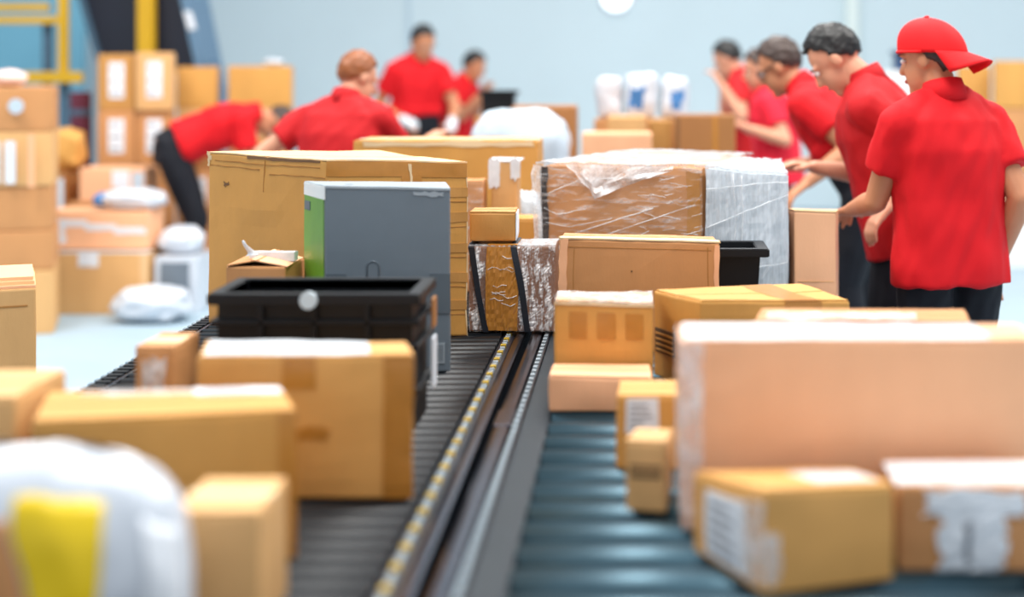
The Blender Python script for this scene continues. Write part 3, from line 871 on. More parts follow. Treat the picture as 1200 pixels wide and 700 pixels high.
# ================================================================= background stacks, left
def zof(py, d): return Z(py, d)
def stack(px0, px1, d, depth, levels, names, mats, group, labels_at=(), jit=3):
    tn = math.degrees(math.atan((VX - (px0 + px1) / 2) / FP)) * 0.75
    """levels: picture heights from the floor up"""
    z = 0.0
    for k, yt in enumerate(levels):
        zt = Z(yt, d)
        j0, j1 = random.uniform(-jit, jit), random.uniform(-jit, jit)
        ct = abox(names[k], px0 + j0, px1 + j1, 0, d + random.uniform(0, 0.04), depth, mats[k % len(mats)], z0=z, ztop=zt, turn=tn, group=group, cuts=3, bev=0.008)
        if k in labels_at:
            ct.label('front', 0.30, 0.72, 0.22, 0.86, 3)
        z = zt + 0.007
    return z
G1 = 'stacked cartons at the far left'
stack(-70, 43, 9.0, 0.5, [320, 273, 221, 156, 103],
      ['bottom carton of the stack at the left edge of the picture', 'second carton from the floor in the stack at the left edge', 'middle carton of the stack at the left edge', 'carton with two white paper sheets in the stack at the left edge', 'top carton of the left-edge stack with a round pale sticker'],
      [TAN, BROWN, BROWN, TAN, BROWN], G1, jit=2)
tops = [o for o in COL.objects if o.get('group') == G1]
# paper sheets and round sticker on the two top cartons
def sheet(parent, name, x0, x1, z0, z1, y, m):
    return link(name, box_mesh(name, x0, x1, y - 0.003, y, z0, z1), m, parent)
sheet(tops[3], 'paper_sheet', 0.10, 0.16, 0.02, 0.27, -0.262, PAPER)
sheet(tops[3], 'paper_sheet', -0.04, 0.07, 0.02, 0.27, -0.262, PAPER)
sheet(tops[3], 'lit_side_strip', 0.235, 0.272, 0.0, 0.31, -0.262, PEACH)  # peach tone paints the light on the carton's side wall
bm = bmesh.new(); bm_cyl(bm, (0.17, -0.268, 0.15), (0.17, -0.26, 0.15), 0.045, n=16)
link('round_sticker', mesh_from_bm(bm, 'round_sticker'), POLYB, tops[4])
t = thing('shipping_bag', 'crumpled pinkish bag lying on top of the left-edge stack', 'bag', (X(2, 9.1), 9.2, Z(103, 9.0) + 0.004))
link('bag_skin', blob_mesh('bag_skin', 0.22, 0.2, 0.11, 0.1, 3, 3, sub=3), mat('poly_pink', (226, 200, 190), 0.5), t)

G2 = 'labelled carton tower at the left'
stack(107, 148, 11.0, 0.4, [266, 195, 131, 64], ['bottom carton, left column of the white-labelled tower', 'second carton up, left column of the white-labelled tower', 'third carton up with a white label, left column of the tower', 'top left carton of the white-labelled tower'], [BROWN, DEEP, BROWN, GOLD2], G2, (2, 3), 0.3)
stack(152, 193, 11.065, 0.4, [266, 195, 131, 62], ['bottom carton, right column of the white-labelled tower', 'second carton up, right column of the white-labelled tower', 'third carton up with a white label, right column of the tower', 'top right carton of the white-labelled tower'], [DEEP, BROWN, BROWN, TAN], G2, (2, 3), 0.3)
G3 = 'cartons behind the bending worker'
stack(201, 247, 11.66, 0.4, [260, 200, 166, 128, 79], ['bottom carton of the pile behind the bending worker', 'second carton up with a white label behind the bending worker', 'third carton up behind the bending worker', 'fourth carton up behind the bending worker', 'plain golden carton topping the pile behind the bending worker'], [BROWN, BROWN, DEEP, TAN, GOLD], G3, (1,), 1)
stack(262, 334, 11.74, 0.45, [250, 200, 165, 127, 78], ['bottom carton of the pile left of the ginger-haired worker', 'second carton up left of the ginger-haired worker', 'third carton up left of the ginger-haired worker', 'tan carton with a white label left of the ginger-haired worker', 'dark golden carton topping the pile left of the ginger-haired worker'], [BROWN, BROWN, BROWN, TAN, GOLD], G3, (3,), 1)
t = thing('shipping_bag', 'flat white bag on the dark golden carton at the pile top', 'bag', (X(320, 11.95), 11.96, Z(78, 11.74) + 0.006))
link('bag_skin', blob_mesh('bag_skin', 0.16, 0.2, 0.06, 0.1, 3, 5, sub=3), POLY, t)

Q = abox('long peach carton lying on the floor below the left pile', 46, 173, 297, 9.8, 0.4, TAN, z0=0, tape=None, cuts=4)
Q.label('front', 0.36, 0.55, 0.78, 1.0, 2)
Q.patch('edge_tape', 'front', 0.93, 1.0, 0, 1, TANP)
Q.patch('edge_tape', 'top', 0.0, 1.0, 0.0, 0.3, WHITETAPE, off=0.004)
pn = abox('white-framed carton with a grey panel on the floor beside the long peach carton', 181, 232, 301, 9.85, 0.35, POLY, z0=0, flaps=False, cuts=4)
pn.patch('grey_panel', 'front', 0.12, 0.80, 0.10, 0.90, mat('panel_grey', (112, 124, 136), 0.4, var=0.15), n=4)
zq = Z(297, 9.8) + 0.016
R_ = abox('flat carton with a white tape band on the long peach carton', 50, 173, 249, 9.86, 0.34, PEACH, z0=zq, cuts=4)
for k in range(3):
    R_.patch('white_tape', 'front', 0.12 + 0.28 * k, 0.42 + 0.28 * k, 0.62 - 0.10 * k, 0.80 - 0.10 * k, WHITETAPE, n=4, jag=0.01)
R_.patch('white_label', 'front', 0.02, 0.22, 0.18, 0.62, PAPER, jag=0.02)
def bag(label, px0, px1, yt, yb, d, m, z0, dep=0.25, seed=1, name='shipping_bag', cat='bag', power=0.8, group='plastic bags on the left pile'):
    w_ = X(px1, d) - X(px0, d)
    t = thing(name, label, cat, ((X(px0, d) + X(px1, d)) / 2, d + dep / 2, z0), group=group)
    h2 = Z(yt, d) - z0
    link('bag_skin', blob_mesh('bag_skin', w_, dep, h2 * 1.04, 0.14, 2.2, seed, power=power), m, t)
    return t, w_, h2
t, w_, h2 = bag('white plastic bag with a blue end lying on the taped flat carton', 112, 186, 223, 250, 9.9, POLY, Z(249, 9.86) + 0.010, 0.28, 11)
link('blue_end', blob_mesh('blue_end', 0.11, 0.2, h2 * 0.75, 0.1, 2, 3, sub=3), BLUEP, t).location = (-w_ * 0.5, -0.01, 0.01)
bag('white plastic bag lying on the white-framed carton', 180, 232, 268, 300, 9.9, POLY, Z(301, 9.85) + 0.006, 0.28, 12)
bag('large white plastic bag lying flat on the floor', 122, 214, 340, 375, 9.38, POLY, 0.0, 0.36, 13)
zz = 0.0
abox('plain brown carton under the pinkish labelled carton in the left pile', 80, 172, 238, 10.45, 0.3, BROWN, z0=0, cuts=3)
S_ = abox('pinkish carton with two white labels in the left pile', 93, 170, 198, 10.47, 0.28, PEACH, z0=Z(238, 10.45) + 0.008, cuts=3)
S_.patch('white_label', 'front', 0.5, 0.76, 0.42, 0.95, PAPER)
S_.patch('white_label', 'front', 0.80, 0.98, 0.1, 0.9, POLYB)
U_ = abox('carton with pale blue labels left of the pinkish labelled carton', 41, 76, 202, 10.45, 0.3, DEEP, z0=0, cuts=3)
U_.patch('blue_label', 'front', 0.1, 0.5, 0.66, 0.92, POLYB)
U_.patch('blue_label', 'front', 0.55, 0.95, 0.62, 0.95, POLYB)
bag('rounded brown paper sack on the pale-blue-labelled carton', 39, 90, 152, 202, 10.5, GOLD, Z(202, 10.45) + 0.008, 0.26, 15, 'paper_sack', 'sack', 0.6, None)

t = thing('fabric_roll', 'dark maroon upright roll left of the white-labelled tower', 'roll', (X(95, 11.4), 11.4, 0))
bm = bmesh.new(); bm_cyl(bm, (0, 0, 0), (0, 0, Z(108, 11.4)), 0.075, n=18)
link('roll', mesh_from_bm(bm, 'roll', False), MAROON, t)
bm = bmesh.new(); bm_cyl(bm, (0, 0, Z(135, 11.4)), (0, 0, Z(128, 11.4)), 0.078, n=18)
link('tie', mesh_from_bm(bm, 'tie'), SLATE, t)

# ---------------------------------------------------------------- yellow railing and the dark chute
D_ = 12.3
rl = thing('safety_railing', 'yellow steel safety railing with slate posts at the top left', 'railing', (X(60, D_), D_, 0))
def rbox(name, px0, px1, py0, py1, m, dy=0.0, th=0.06, z0=None):
    x0, x1 = X(px0, D_) - rl.location.x, X(px1, D_) - rl.location.x
    return link(name, box_mesh(name, x0, x1, dy - th / 2, dy + th / 2, Z(py1, D_) if z0 is None else z0, Z(py0, D_), 0.006), m, rl)
rbox('rail', -160, 58, 4, 13, YPAINT)
rbox('rail', -160, 69, 19, 28, YPAINT)
rbox('post', 69, 80, -90, 97, YPAINT)
rbox('beam', -160, 101, 84, 97, YPAINT, -0.08)
rbox('post', 46, 57, 28, 84, SLATE, 0.08, 0.05, 0.0)
rbox('post', 70, 80, 97, 150, SLATE, 0.02, 0.05, 0.0)
rbox('post', -110, -100, 28, 84, SLATE, 0.08, 0.05, 0.0)

D2 = 12.7
ch = thing('parcel_chute', 'dark navy sloping parcel chute with a yellow upright at the top left', 'chute', (X(170, D2), D2, 0))
def prism(name, poly, y0, y1, m):
    bm = bmesh.new()
    A = [bm.verts.new((X(px, D2) - ch.location.x, y0, Z(py, D2))) for px, py in poly]
    B = [bm.verts.new((X(px, D2) - ch.location.x, y1, Z(py, D2))) for px, py in poly]
    n = len(poly)
    for k in range(n): bm.faces.new((A[k], A[(k + 1) % n], B[(k + 1) % n], B[k]))
    bm.faces.new(A[::-1]); bm.faces.new(B)
    return link(name, mesh_from_bm(bm, name), m, ch)
prism('chute_trough', [(84, -50), (206, -50), (236, 84), (124, 84)], -0.1, 0.5, NAVY)
prism('side_plate', [(206, -50), (216, -50), (252, 128), (243, 128), (234, 76)], -0.14, 0.5, NAVYL)
prism('chute_lip', [(84, -50), (90, -50), (126, 70), (120, 72)], -0.15, -0.1, SLATE)
prism('inspection_plate', [(222, 14), (230, 14), (236, 34), (228, 36)], -0.16, -0.14, PAPER)
link('upright', box_mesh('upright', X(173, D2) - ch.location.x, X(191, D2) - ch.location.x, -0.28, -0.16, 0, Z(-90, D2), 0.01), YPAINT, ch)['label'] = 'yellow upright'
link('support_leg', box_mesh('support_leg', X(246, D2) - ch.location.x, X(257, D2) - ch.location.x, 0.0, 0.08, 0, Z(70, D2), 0.006), NAVYL, ch)
link('support_leg', box_mesh('support_leg', X(128, D2) - ch.location.x, X(138, D2) - ch.location.x, 0.1, 0.2, 0, Z(84, D2), 0.006), NAVY, ch)

# ---------------------------------------------------------------- background right
G5 = 'cartons behind the capped worker'
stack(1172, 1250, 12.0, 0.4, [262, 205, 128, 72], ['pale bottom carton of the stack at the right edge', 'second carton up with a white label in the right-edge stack', 'third carton up in the stack at the right edge', 'top carton of the stack at the right edge'], [mat('card_white', (226, 226, 224), 0.7), PEACH, BROWN, GOLD], G5, (1,), 1)
stack(1128, 1165, 12.55, 0.4, [250, 190, 122, 78], ['bottom carton of the stack showing behind the capped shoulder', 'second carton up of the stack behind the capped shoulder', 'third carton up of the stack behind the capped shoulder', 'golden top carton of the stack beside the cap brim'], [BROWN, TAN, PEACH, GOLD], G5, (), 1)
z_ = stack(1040, 1090, 12.6, 0.4, [240, 170, 84], ['bottom carton of the stack between the two nearest workers', 'second carton up between the two nearest workers', 'pale carton under the navy bin between the two nearest workers'], [BROWN, TAN, mat('card_white', (226, 226, 224), 0.7)], G5, (), 1)
nb = crate('navy bin on a pale carton between the two nearest workers', X(1047, 12.65), X(1072, 12.65), 12.65, 12.85, z_ + 0.002, Z(60, 12.65), taper=0.08, ribs=False, name='plastic_bin', cat='bin')
for o in nb.children:
    o.data.materials[0] = mat('navy_plastic', (40, 66, 104), 0.45)

wl = thing('wall_glow_disc', 'added round white disc for a soft glow on the back wall at the top centre', 'glow', (X(722, 17.0), 16.99, Z(-4, 17.0)))  # glowing disc added for the soft white glow on the wall
bm = bmesh.new(); bm_cyl(bm, (0, 0, 0), (0, -0.05, 0), 0.20, 0.17, n=24)
link('disc_base', mesh_from_bm(bm, 'disc_base'), PAPER, wl)
bm = bmesh.new(); bm_cyl(bm, (0, -0.05, 0), (0, -0.12, 0), 0.16, 0.10, n=24)
gm = mat('disc_glow', (255, 255, 255), 0.4)
gm.node_tree.nodes['Principled BSDF'].inputs['Emission Color'].default_value = (1, 1, 1, 1)
gm.node_tree.nodes['Principled BSDF'].inputs['Emission Strength'].default_value = 1.2
link('disc_cover', mesh_from_bm(bm, 'disc_cover'), gm, wl)

# ================================================================= people
SKIN = mat('skin', (196, 132, 96), 0.5, var=0.08, vscale=12, spec=0.4)
SKINP = mat('skin_pale', (210, 150, 120), 0.5, var=0.08, vscale=12, spec=0.4)
SKINT = mat('skin_tanned', (206, 142, 106), 0.5, var=0.08, vscale=12, spec=0.4)
RED = mat('polo_red', (212, 18, 28), 0.75, var=0.12, vscale=5, bump=0.15, bscale=120, spec=0.25)
REDD = mat('polo_red_deep', (188, 24, 30), 0.75, var=0.12, vscale=5, bump=0.15, bscale=120, spec=0.25)
REDP = mat('polo_pinkish_red', (226, 36, 58), 0.75, var=0.1, vscale=5, bump=0.15, bscale=120, spec=0.25)
CAPR = mat('cap_red', (226, 22, 28), 0.7, var=0.08, vscale=8, bump=0.15, bscale=150, spec=0.25)
TROU = mat('trousers_black', (26, 28, 36), 0.75, var=0.3, vscale=8, bump=0.2, bscale=80, spec=0.25)
SHOE = mat('shoe_black', (22, 22, 24), 0.5)
HAIRK = mat('hair_black', (17, 14, 15), 0.5, var=0.4, vscale=30, bump=0.6, bscale=60, stretch=(1, 1, 0.3))
HAIRB = mat('hair_brown', (66, 46, 38), 0.5, var=0.4, vscale=30, bump=0.6, bscale=60, stretch=(1, 1, 0.3))
HAIRG = mat('hair_ginger', (150, 82, 34), 0.5, var=0.35, vscale=30, bump=0.6, bscale=60, stretch=(1, 1, 0.3))
EYEW = mat('eye_white', (236, 232, 228), 0.3)
EYED = mat('eye_dark', (40, 28, 24), 0.3)
LIP = mat('lip', (182, 100, 92), 0.5)
GLOVE = mat('glove_white', (228, 232, 238), 0.7, var=0.1)
GLASS = mat('glasses_frame', (28, 28, 32), 0.35)

def add_capsule(bm, p0, r0, p1, r1, seg=12):
    """closed tapered capsule"""
    p0, p1 = Vector(p0), Vector(p1)
    ax = p1 - p0
    L = ax.length
    d = ax.normalized() if L > 1e-6 else Vector((0, 0, 1))
    a = d.orthogonal().normalized(); b = d.cross(a)
    prof = []
    for k in range(1, 5):
        t = -PI / 2 + PI / 2 * k / 4.0
        prof.append((p0 + d * (math.sin(t) * r0), math.cos(t) * r0))
    for k in range(0, 4):
        t = PI / 2 * k / 4.0
        prof.append((p1 + d * (math.sin(t) * r1), math.cos(t) * r1))
    s = bm.verts.new(p0 - d * r0); e = bm.verts.new(p1 + d * r1)
    rings = [[bm.verts.new(c + (a * math.cos(2 * PI * k / seg) + b * math.sin(2 * PI * k / seg)) * r) for k in range(seg)] for c, r in prof]
    for k in range(seg):
        bm.faces.new((s, rings[0][(k + 1) % seg], rings[0][k]))
        bm.faces.new((e, rings[-1][k], rings[-1][(k + 1) % seg]))
    for A, B in zip(rings, rings[1:]):
        for k in range(seg):
            bm.faces.new((A[k], A[(k + 1) % seg], B[(k + 1) % seg], B[k]))

def add_ell(bm, c, M, rx, ry, rz, sub=3):
    r = bmesh.ops.create_icosphere(bm, subdivisions=sub, radius=1.0)
    for v in r['verts']:
        v.co = Vector(c) + M @ Vector((v.co.x * rx, v.co.y * ry, v.co.z * rz))

def add_loft(bm, pts, lat, hw, hd, seg=24, sq=2.6):
    pts = [Vector(p) for p in pts]
    rings = []
    for i, p in enumerate(pts):
        t = (pts[min(i + 1, len(pts) - 1)] - pts[max(i - 1, 0)]).normalized()
        l = (lat - t * lat.dot(t)).normalized()
        f = t.cross(l).normalized()
        ring = []
        for k in range(seg):
            a = 2 * PI * k / seg
            ca, sa = math.cos(a), math.sin(a)
            q = (abs(ca) ** sq + abs(sa) ** sq) ** (-1 / sq)
            ring.append(bm.verts.new(p + l * ca * q * hw[i] + f * sa * q * hd[i]))
        rings.append(ring)
    for A, B in zip(rings, rings[1:]):
        for k in range(seg):
            bm.faces.new((A[k], A[(k + 1) % seg], B[(k + 1) % seg], B[k]))
    bm.faces.new(rings[0][::-1]); bm.faces.new(rings[-1])

def fuse(bm, name, voxel, smooth=4, fold=0.0):
    """voxel-merge overlapping closed pieces into one continuous skin"""
    bmesh.ops.recalc_face_normals(bm, faces=bm.faces)
    me = bpy.data.meshes.new('tmp'); bm.to_mesh(me); bm.free()
    ob = bpy.data.objects.new('tmp', me); COL.objects.link(ob)
    r = ob.modifiers.new('r', 'REMESH'); r.mode = 'VOXEL'; r.voxel_size = voxel
    s = ob.modifiers.new('s', 'SMOOTH'); s.factor = 0.5; s.iterations = smooth
    dg = bpy.context.evaluated_depsgraph_get()
    out = bpy.data.meshes.new_from_object(ob.evaluated_get(dg))
    bpy.data.objects.remove(ob); bpy.data.meshes.remove(me)
    out.name = name
    if fold > 0:
        ns = [v.normal.copy() for v in out.vertices]
        for v, n in zip(out.vertices, ns):
            c = v.co
            k = noise.noise(Vector((c.x * 10 + c.z * 4, c.y * 10, c.z * 4 - c.x * 2))) * fold + noise.noise(Vector((c.x * 24 - c.z * 9, c.y * 24, c.z * 8))) * fold * 0.5
            v.co = c + n * k
    for p in out.polygons: p.use_smooth = True
    return out

def elbow_of(sh, wr, pole, l1=0.285, l2=0.255):
    d = wr - sh
    L = min(d.length, (l1 + l2) * 0.995)
    d.normalize()
    wr2 = sh + d * L
    a = (l1 * l1 - l2 * l2 + L * L) / (2 * L)
    h = math.sqrt(max(0, l1 * l1 - a * a))
    p = pole - d * pole.dot(d)
    return sh + d * a + p.normalized() * h, wr2

def person(label, x, y, theta, lean=5, side=0, head=(0, 0, 0), hands=None, hair=HAIRK, skin=SKIN, shirt=RED, cap=False, glasses=False, k=1.0, voxel=0.0085, gloves=False, sleeve=0.62, knee=0.0, hairlen=0.0, bodyw=1.0, fold=0.012, lift=0.0, hem=-0.115):
    """theta: heading turned from +Y towards -X in degrees; head=(bow, turn to own left, tilt)"""
    T = thing('person', label, 'person', (x, y, lift), math.radians(theta), group='workers in red polo shirts')
    T.scale = (k, k, k)
    Rz = Matrix.Rotation(-math.radians(theta), 3, 'Z')
    def loc(p):        # world -> own frame
        return (Rz @ (Vector(p) - Vector((x, y, lift)))) / k
    la, sa = math.radians(lean), math.radians(side)
    up = Vector((math.sin(sa) * math.cos(la), math.sin(la), math.cos(la) * math.cos(sa))).normalized()
    hip = Vector((0, -0.10 * math.sin(la), 0.93 - 0.04 * knee))
    latv = Vector((1, 0, 0)); latv = (latv - up * latv.dot(up)).normalized()
    fw = up.cross(latv).normalized()
    P_ = lambda s: hip + up * s
    neck = P_(0.525)
    # head frame
    bow, turn, tilt = (math.radians(v) for v in head)
    HM = Matrix((latv, fw, up)).transposed()
    HM = HM @ Matrix.Rotation(turn, 3, 'Z') @ Matrix.Rotation(-bow, 3, 'X') @ Matrix.Rotation(tilt, 3, 'Y')
    # keep the head from leaning as far as the trunk unless bowed
    hp = neck + up * 0.022 + fw * 0.018
    hc = hp + HM @ Vector((0, 0.02, 0.105))
    H = lambda a, b, c: hc + HM @ Vector((a, b, c))
    sh = {s: P_(0.425) + latv * (0.162 * bodyw * (1 if s == 'R' else -1)) for s in 'LR'}
    el, wr, hdir = {}, {}, {}
    for s in 'LR':
        sgn = 1 if s == 'R' else -1
        tgt = None if not hands else hands.get(s)
        if tgt is None:
            w_ = sh[s] + Vector((0.06 * sgn, 0.06, -0.50))
            pole = Vector((0.3 * sgn, -1, 0))
        else:
            w_ = loc(tgt[0]); pole = Vector(tgt[1]) if len(tgt) > 1 else Vector((0.6 * sgn, -0.6, -0.6))
        el[s], wr[s] = elbow_of(sh[s], w_, pole)
        hdir[s] = (wr[s] - el[s]).normalized()
    hipj = {s: hip + Vector((0.092 * (1 if s == 'R' else -1), 0, -0.03)) for s in 'LR'}
    knj = {s: Vector((hipj[s].x * 1.1, 0.02 + 0.10 * knee, 0.49)) for s in 'LR'}
    anj = {s: Vector((hipj[s].x * 1.15, -0.02, 0.085)) for s in 'LR'}
    # ---- body: one continuous skin
    bm = bmesh.new()
    add_loft(bm, [P_(s) for s in (-0.09, 0.0, 0.17, 0.33, 0.45, 0.51)], latv, [v * bodyw for v in (0.13, 0.165, 0.14, 0.165, 0.155, 0.07)], [v * bodyw for v in (0.09, 0.11, 0.10, 0.115, 0.095, 0.06)])
    add_capsule(bm, neck - up * 0.03, 0.062, hp + (hc - hp) * 0.35, 0.056)
    add_ell(bm, H(0, -0.012, 0.028), HM, 0.076, 0.097, 0.094)
    add_ell(bm, H(0, 0.030, -0.045), HM, 0.058, 0.066, 0.082)
    add_ell(bm, H(0, 0.066, -0.100), HM, 0.030, 0.026, 0.024)
    add_capsule(bm, H(0, 0.088, 0.012), 0.010, H(0, 0.108, -0.028), 0.014, 8)
    for s_ in (-1, 1):
        add_ell(bm, H(s_ * 0.077, -0.008, -0.012), HM, 0.012, 0.020, 0.032, 2)
        add_ell(bm, H(s_ * 0.034, 0.078, 0.022), HM, 0.024, 0.012, 0.009, 2)
    for s in 'LR':
        sgn = 1 if s == 'R' else -1
        add_capsule(bm, sh[s] - up * 0.01, 0.054, sh[s] + (el[s] - sh[s]) * 0.45, 0.050)
        add_capsule(bm, sh[s] + (el[s] - sh[s]) * 0.4, 0.051, el[s], 0.040)
        add_capsule(bm, el[s], 0.041, el[s] + (wr[s] - el[s]) * 0.35, 0.042)
        add_capsule(bm, el[s] + (wr[s] - el[s]) * 0.35, 0.042, wr[s], 0.027)
        d = hdir[s]
        pl = d.cross(Vector((0, 0, 1)))
        pl = (pl if pl.length > 0.2 else Vector((0, 1, 0))).normalized()
        pn = d.cross(pl).normalized()
        if pn.z > 0: pn = -pn
        inn = pl * (1 if (pl.x * sgn) < 0 else -1)       # towards the body: the thumb side
        for o_ in (-0.026, -0.009, 0.009, 0.026):
            add_capsule(bm, wr[s] + d * 0.012 + pl * o_ * 0.7, 0.016, wr[s] + d * 0.085 + pl * o_, 0.013, 8)
        for o_, ln in ((-0.034, 0.060), (-0.0115, 0.074), (0.0115, 0.080), (0.034, 0.068)):
            a0 = wr[s] + d * 0.088 + pl * o_
            a1 = a0 + (d * 0.9 + pn * 0.4 + pl * o_ * 2).normalized() * ln * 0.5
            a2 = a1 + (d * 0.6 + pn * 0.8).normalized() * ln * 0.5
            add_capsule(bm, a0, 0.0095, a1, 0.0088, 8)
            add_capsule(bm, a1, 0.0088, a2, 0.0078, 8)
        t0 = wr[s] + d * 0.03 + inn * 0.026
        t1 = t0 + (d * 0.6 + inn * 0.75 + pn * 0.2).normalized() * 0.042
        t2 = t1 + (d * 0.95 + inn * 0.15 + pn * 0.25).normalized() * 0.032
        add_capsule(bm, t0, 0.013, t1, 0.0105, 8)
        add_capsule(bm, t1, 0.0105, t2, 0.009, 8)
        add_capsule(bm, hipj[s], 0.085, knj[s], 0.056)
        add_capsule(bm, knj[s], 0.056, anj[s], 0.040)
        add_capsule(bm, anj[s], 0.042, anj[s] + Vector((0, 0.13, -0.045)), 0.034)
    body = link('body', fuse(bm, 'body', voxel, 3), skin, T)
    # ---- face
    def small(name, c, rx, ry, rz, m, par=T):
        b2 = bmesh.new(); add_ell(b2, c, HM, rx, ry, rz, 2)
        return link(name, mesh_from_bm(b2, name, True), m, par)
    for s_ in (-1, 1):
        e_ = small('eye', H(s_ * 0.032, 0.083, 0.004), 0.014, 0.010, 0.009, EYEW, body)
        small('iris', H(s_ * 0.032, 0.091, 0.003), 0.007, 0.004, 0.007, EYED, body)
        small('eyebrow', H(s_ * 0.034, 0.090, 0.026), 0.020, 0.006, 0.005, hair, body)
    small('mouth', H(0, 0.094, -0.064), 0.024, 0.008, 0.008, LIP, body)
    # ---- shirt
    bm = bmesh.new()
    add_loft(bm, [P_(s) for s in (hem, hem + 0.05, max(0.04, hem + 0.09), 0.17, 0.33, 0.43, 0.49, 0.525)], latv, [v * bodyw for v in (0.198, 0.198, 0.190, 0.180, 0.192, 0.185, 0.125, 0.072)], [v * bodyw for v in (0.145, 0.145, 0.140, 0.136, 0.140, 0.118, 0.085, 0.070)])
    for s in 'LR':
        m_ = sh[s] + (el[s] - sh[s]) * sleeve
        add_capsule(bm, P_(0.40) + latv * (0.12 if s == 'R' else -0.12), 0.088, sh[s], 0.080)
        add_capsule(bm, neck - up * 0.015 + latv * (0.03 if s == 'R' else -0.03), 0.054, sh[s] + up * 0.004, 0.068)
        add_capsule(bm, sh[s], 0.080, sh[s] + (m_ - sh[s]) * 0.6, 0.074)
        dd = (m_ - sh[s]).normalized()
        bb_ = bm
        bm_cyl(bb_, sh[s] + dd * 0.03, m_, 0.074, 0.073, 20)
    link('polo_shirt', fuse(bm, 'polo_shirt', max(voxel, 0.008), 7, fold), shirt, T)
    bm = bmesh.new()
    add_loft(bm, [neck - up * 0.03 - fw * 0.004, neck + up * 0.012, neck + up * 0.040 + fw * 0.006], latv, [0.085, 0.074, 0.068], [0.080, 0.072, 0.066], 24, 2.0)
    link('collar', mesh_from_bm(bm, 'collar', True), shirt, T)
    # ---- trousers
    bm = bmesh.new()
    add_loft(bm, [P_(max(0.10, hem + 0.04)), P_(0.0), hip + Vector((0, 0, -0.10))], latv, [0.165 * bodyw, 0.180 * bodyw, 0.165], [0.125 * bodyw, 0.135 * bodyw, 0.12])
    for s in 'LR':
        add_capsule(bm, hipj[s] - Vector((0, 0, 0.03)), 0.104, knj[s], 0.076)
        add_capsule(bm, knj[s], 0.076, anj[s] + Vector((0, 0, 0.03)), 0.060)
    link('trousers', fuse(bm, 'trousers', max(voxel, 0.010), 3, fold * 0.8), TROU, T)
    for s in 'LR':
        bm = bmesh.new()
        a = anj[s]
        add_ell(bm, Vector((a.x, a.y + 0.06, 0.045)), Matrix.Identity(3), 0.052, 0.145, 0.045)
        add_ell(bm, Vector((a.x, a.y - 0.02, 0.075)), Matrix.Identity(3), 0.048, 0.06, 0.055)
        bm_box(bm, a.x - 0.048, a.x + 0.048, a.y - 0.07, a.y + 0.19, 0.0, 0.02)
        link('shoe', fuse(bm, 'shoe', 0.010, 2), SHOE, T)
    if gloves:
        for s in 'LR':
            bm = bmesh.new()
            add_capsule(bm, wr[s], 0.036, wr[s] + hdir[s] * 0.10, 0.042)
            link('glove', fuse(bm, 'glove', 0.009, 2), GLOVE, T)
    # ---- hair
    bm = bmesh.new()
    bmesh.ops.create_icosphere(bm, subdivisions=5, radius=1.0)
    kill = []
    for v in bm.verts:
        q = v.co.copy()
        z = q.z * 0.104
        yq = q.y
        lim = -0.075 - hairlen if yq < -0.35 else (-0.02 if yq < 0.15 else 0.058)
        if -0.35 <= yq < 0.15: lim = -0.06 + (yq + 0.35) * 0.10
        if 0.15 <= yq: lim = min(0.060, 0.0 + (yq - 0.15) * 0.16)
        lim += 0.010 * noise.noise(q * 9)
        if z < lim or (cap and q.z > 0.12): kill.append(v)
        n = 1 + 0.07 * noise.noise(q * 4 + Vector((x, y, 0))) + 0.05 * noise.noise(q * 11)
        lift_ = 0.012 * max(0, q.z)
        v.co = H(q.x * 0.084 * n, -0.012 + q.y * 0.105 * n, 0.028 + q.z * 0.100 * n + lift_)
    bmesh.ops.delete(bm, geom=kill, context='VERTS')
    ho = link('hair', mesh_from_bm(bm, 'hair', True), hair, T)
    sm = ho.modifiers.new('thickness', 'SOLIDIFY'); sm.thickness = 0.012; sm.offset = -1
    if glasses:
        b2 = bmesh.new()
        for s_ in (-1, 1):
            pts = [H(s_ * 0.033 + 0.024 * math.cos(a * PI / 6), 0.098, 0.004 + 0.019 * math.sin(a * PI / 6)) for a in range(13)]
            for A, B in zip(pts, pts[1:]): bm_cyl(b2, A, B, 0.0028, n=6)
            bm_cyl(b2, H(s_ * 0.057, 0.096, 0.008), H(s_ * 0.080, -0.01, 0.012), 0.003, n=6)
        bm_cyl(b2, H(-0.010, 0.10, 0.008), H(0.010, 0.10, 0.008), 0.003, n=6)
        link('glasses', mesh_from_bm(b2, 'glasses'), GLASS, T)
    if cap:
        bm = bmesh.new()
        bmesh.ops.create_icosphere(bm, subdivisions=5, radius=1.0)
        kill = []
        for v in bm.verts:
            q = v.co.copy()
            if q.z < -0.02: kill.append(v)
            v.co = H(q.x * 0.095, -0.014 + q.y * 0.120, 0.014 + 0.026 * q.y + max(q.z, 0.0) ** 0.85 * 0.124)
        bmesh.ops.delete(bm, geom=kill, context='VERTS')
        co = link('cap_crown', mesh_from_bm(bm, 'cap_crown', True), CAPR, T)
        co.modifiers.new('thickness', 'SOLIDIFY').thickness = 0.004
        bm = bmesh.new()
        rows = []
        for j in range(7):
            t_ = j / 6
            row = []
            for i in range(13):
                a = -1.15 + 2.3 * i / 12
                rr = 0.115 + 0.085 * t_ * math.cos(a * 0.95) ** 0.6
                xx = math.sin(a) * (0.096 + 0.010 * t_)
                yy = -0.014 - math.cos(a) * 0.117 - 0.085 * t_ * max(0.0, math.cos(a)) ** 0.7
                zz = -0.004 - 0.046 * t_ + (0.018 - 0.045 * t_) * math.sin(a) ** 2
                row.append(bm.verts.new(H(xx, yy, zz)))
            rows.append(row)
        for A, B in zip(rows, rows[1:]):
            for i in range(12): bm.faces.new((A[i], A[i + 1], B[i + 1], B[i]))
        br = link('cap_brim', mesh_from_bm(bm, 'cap_brim', True), CAPR, T)
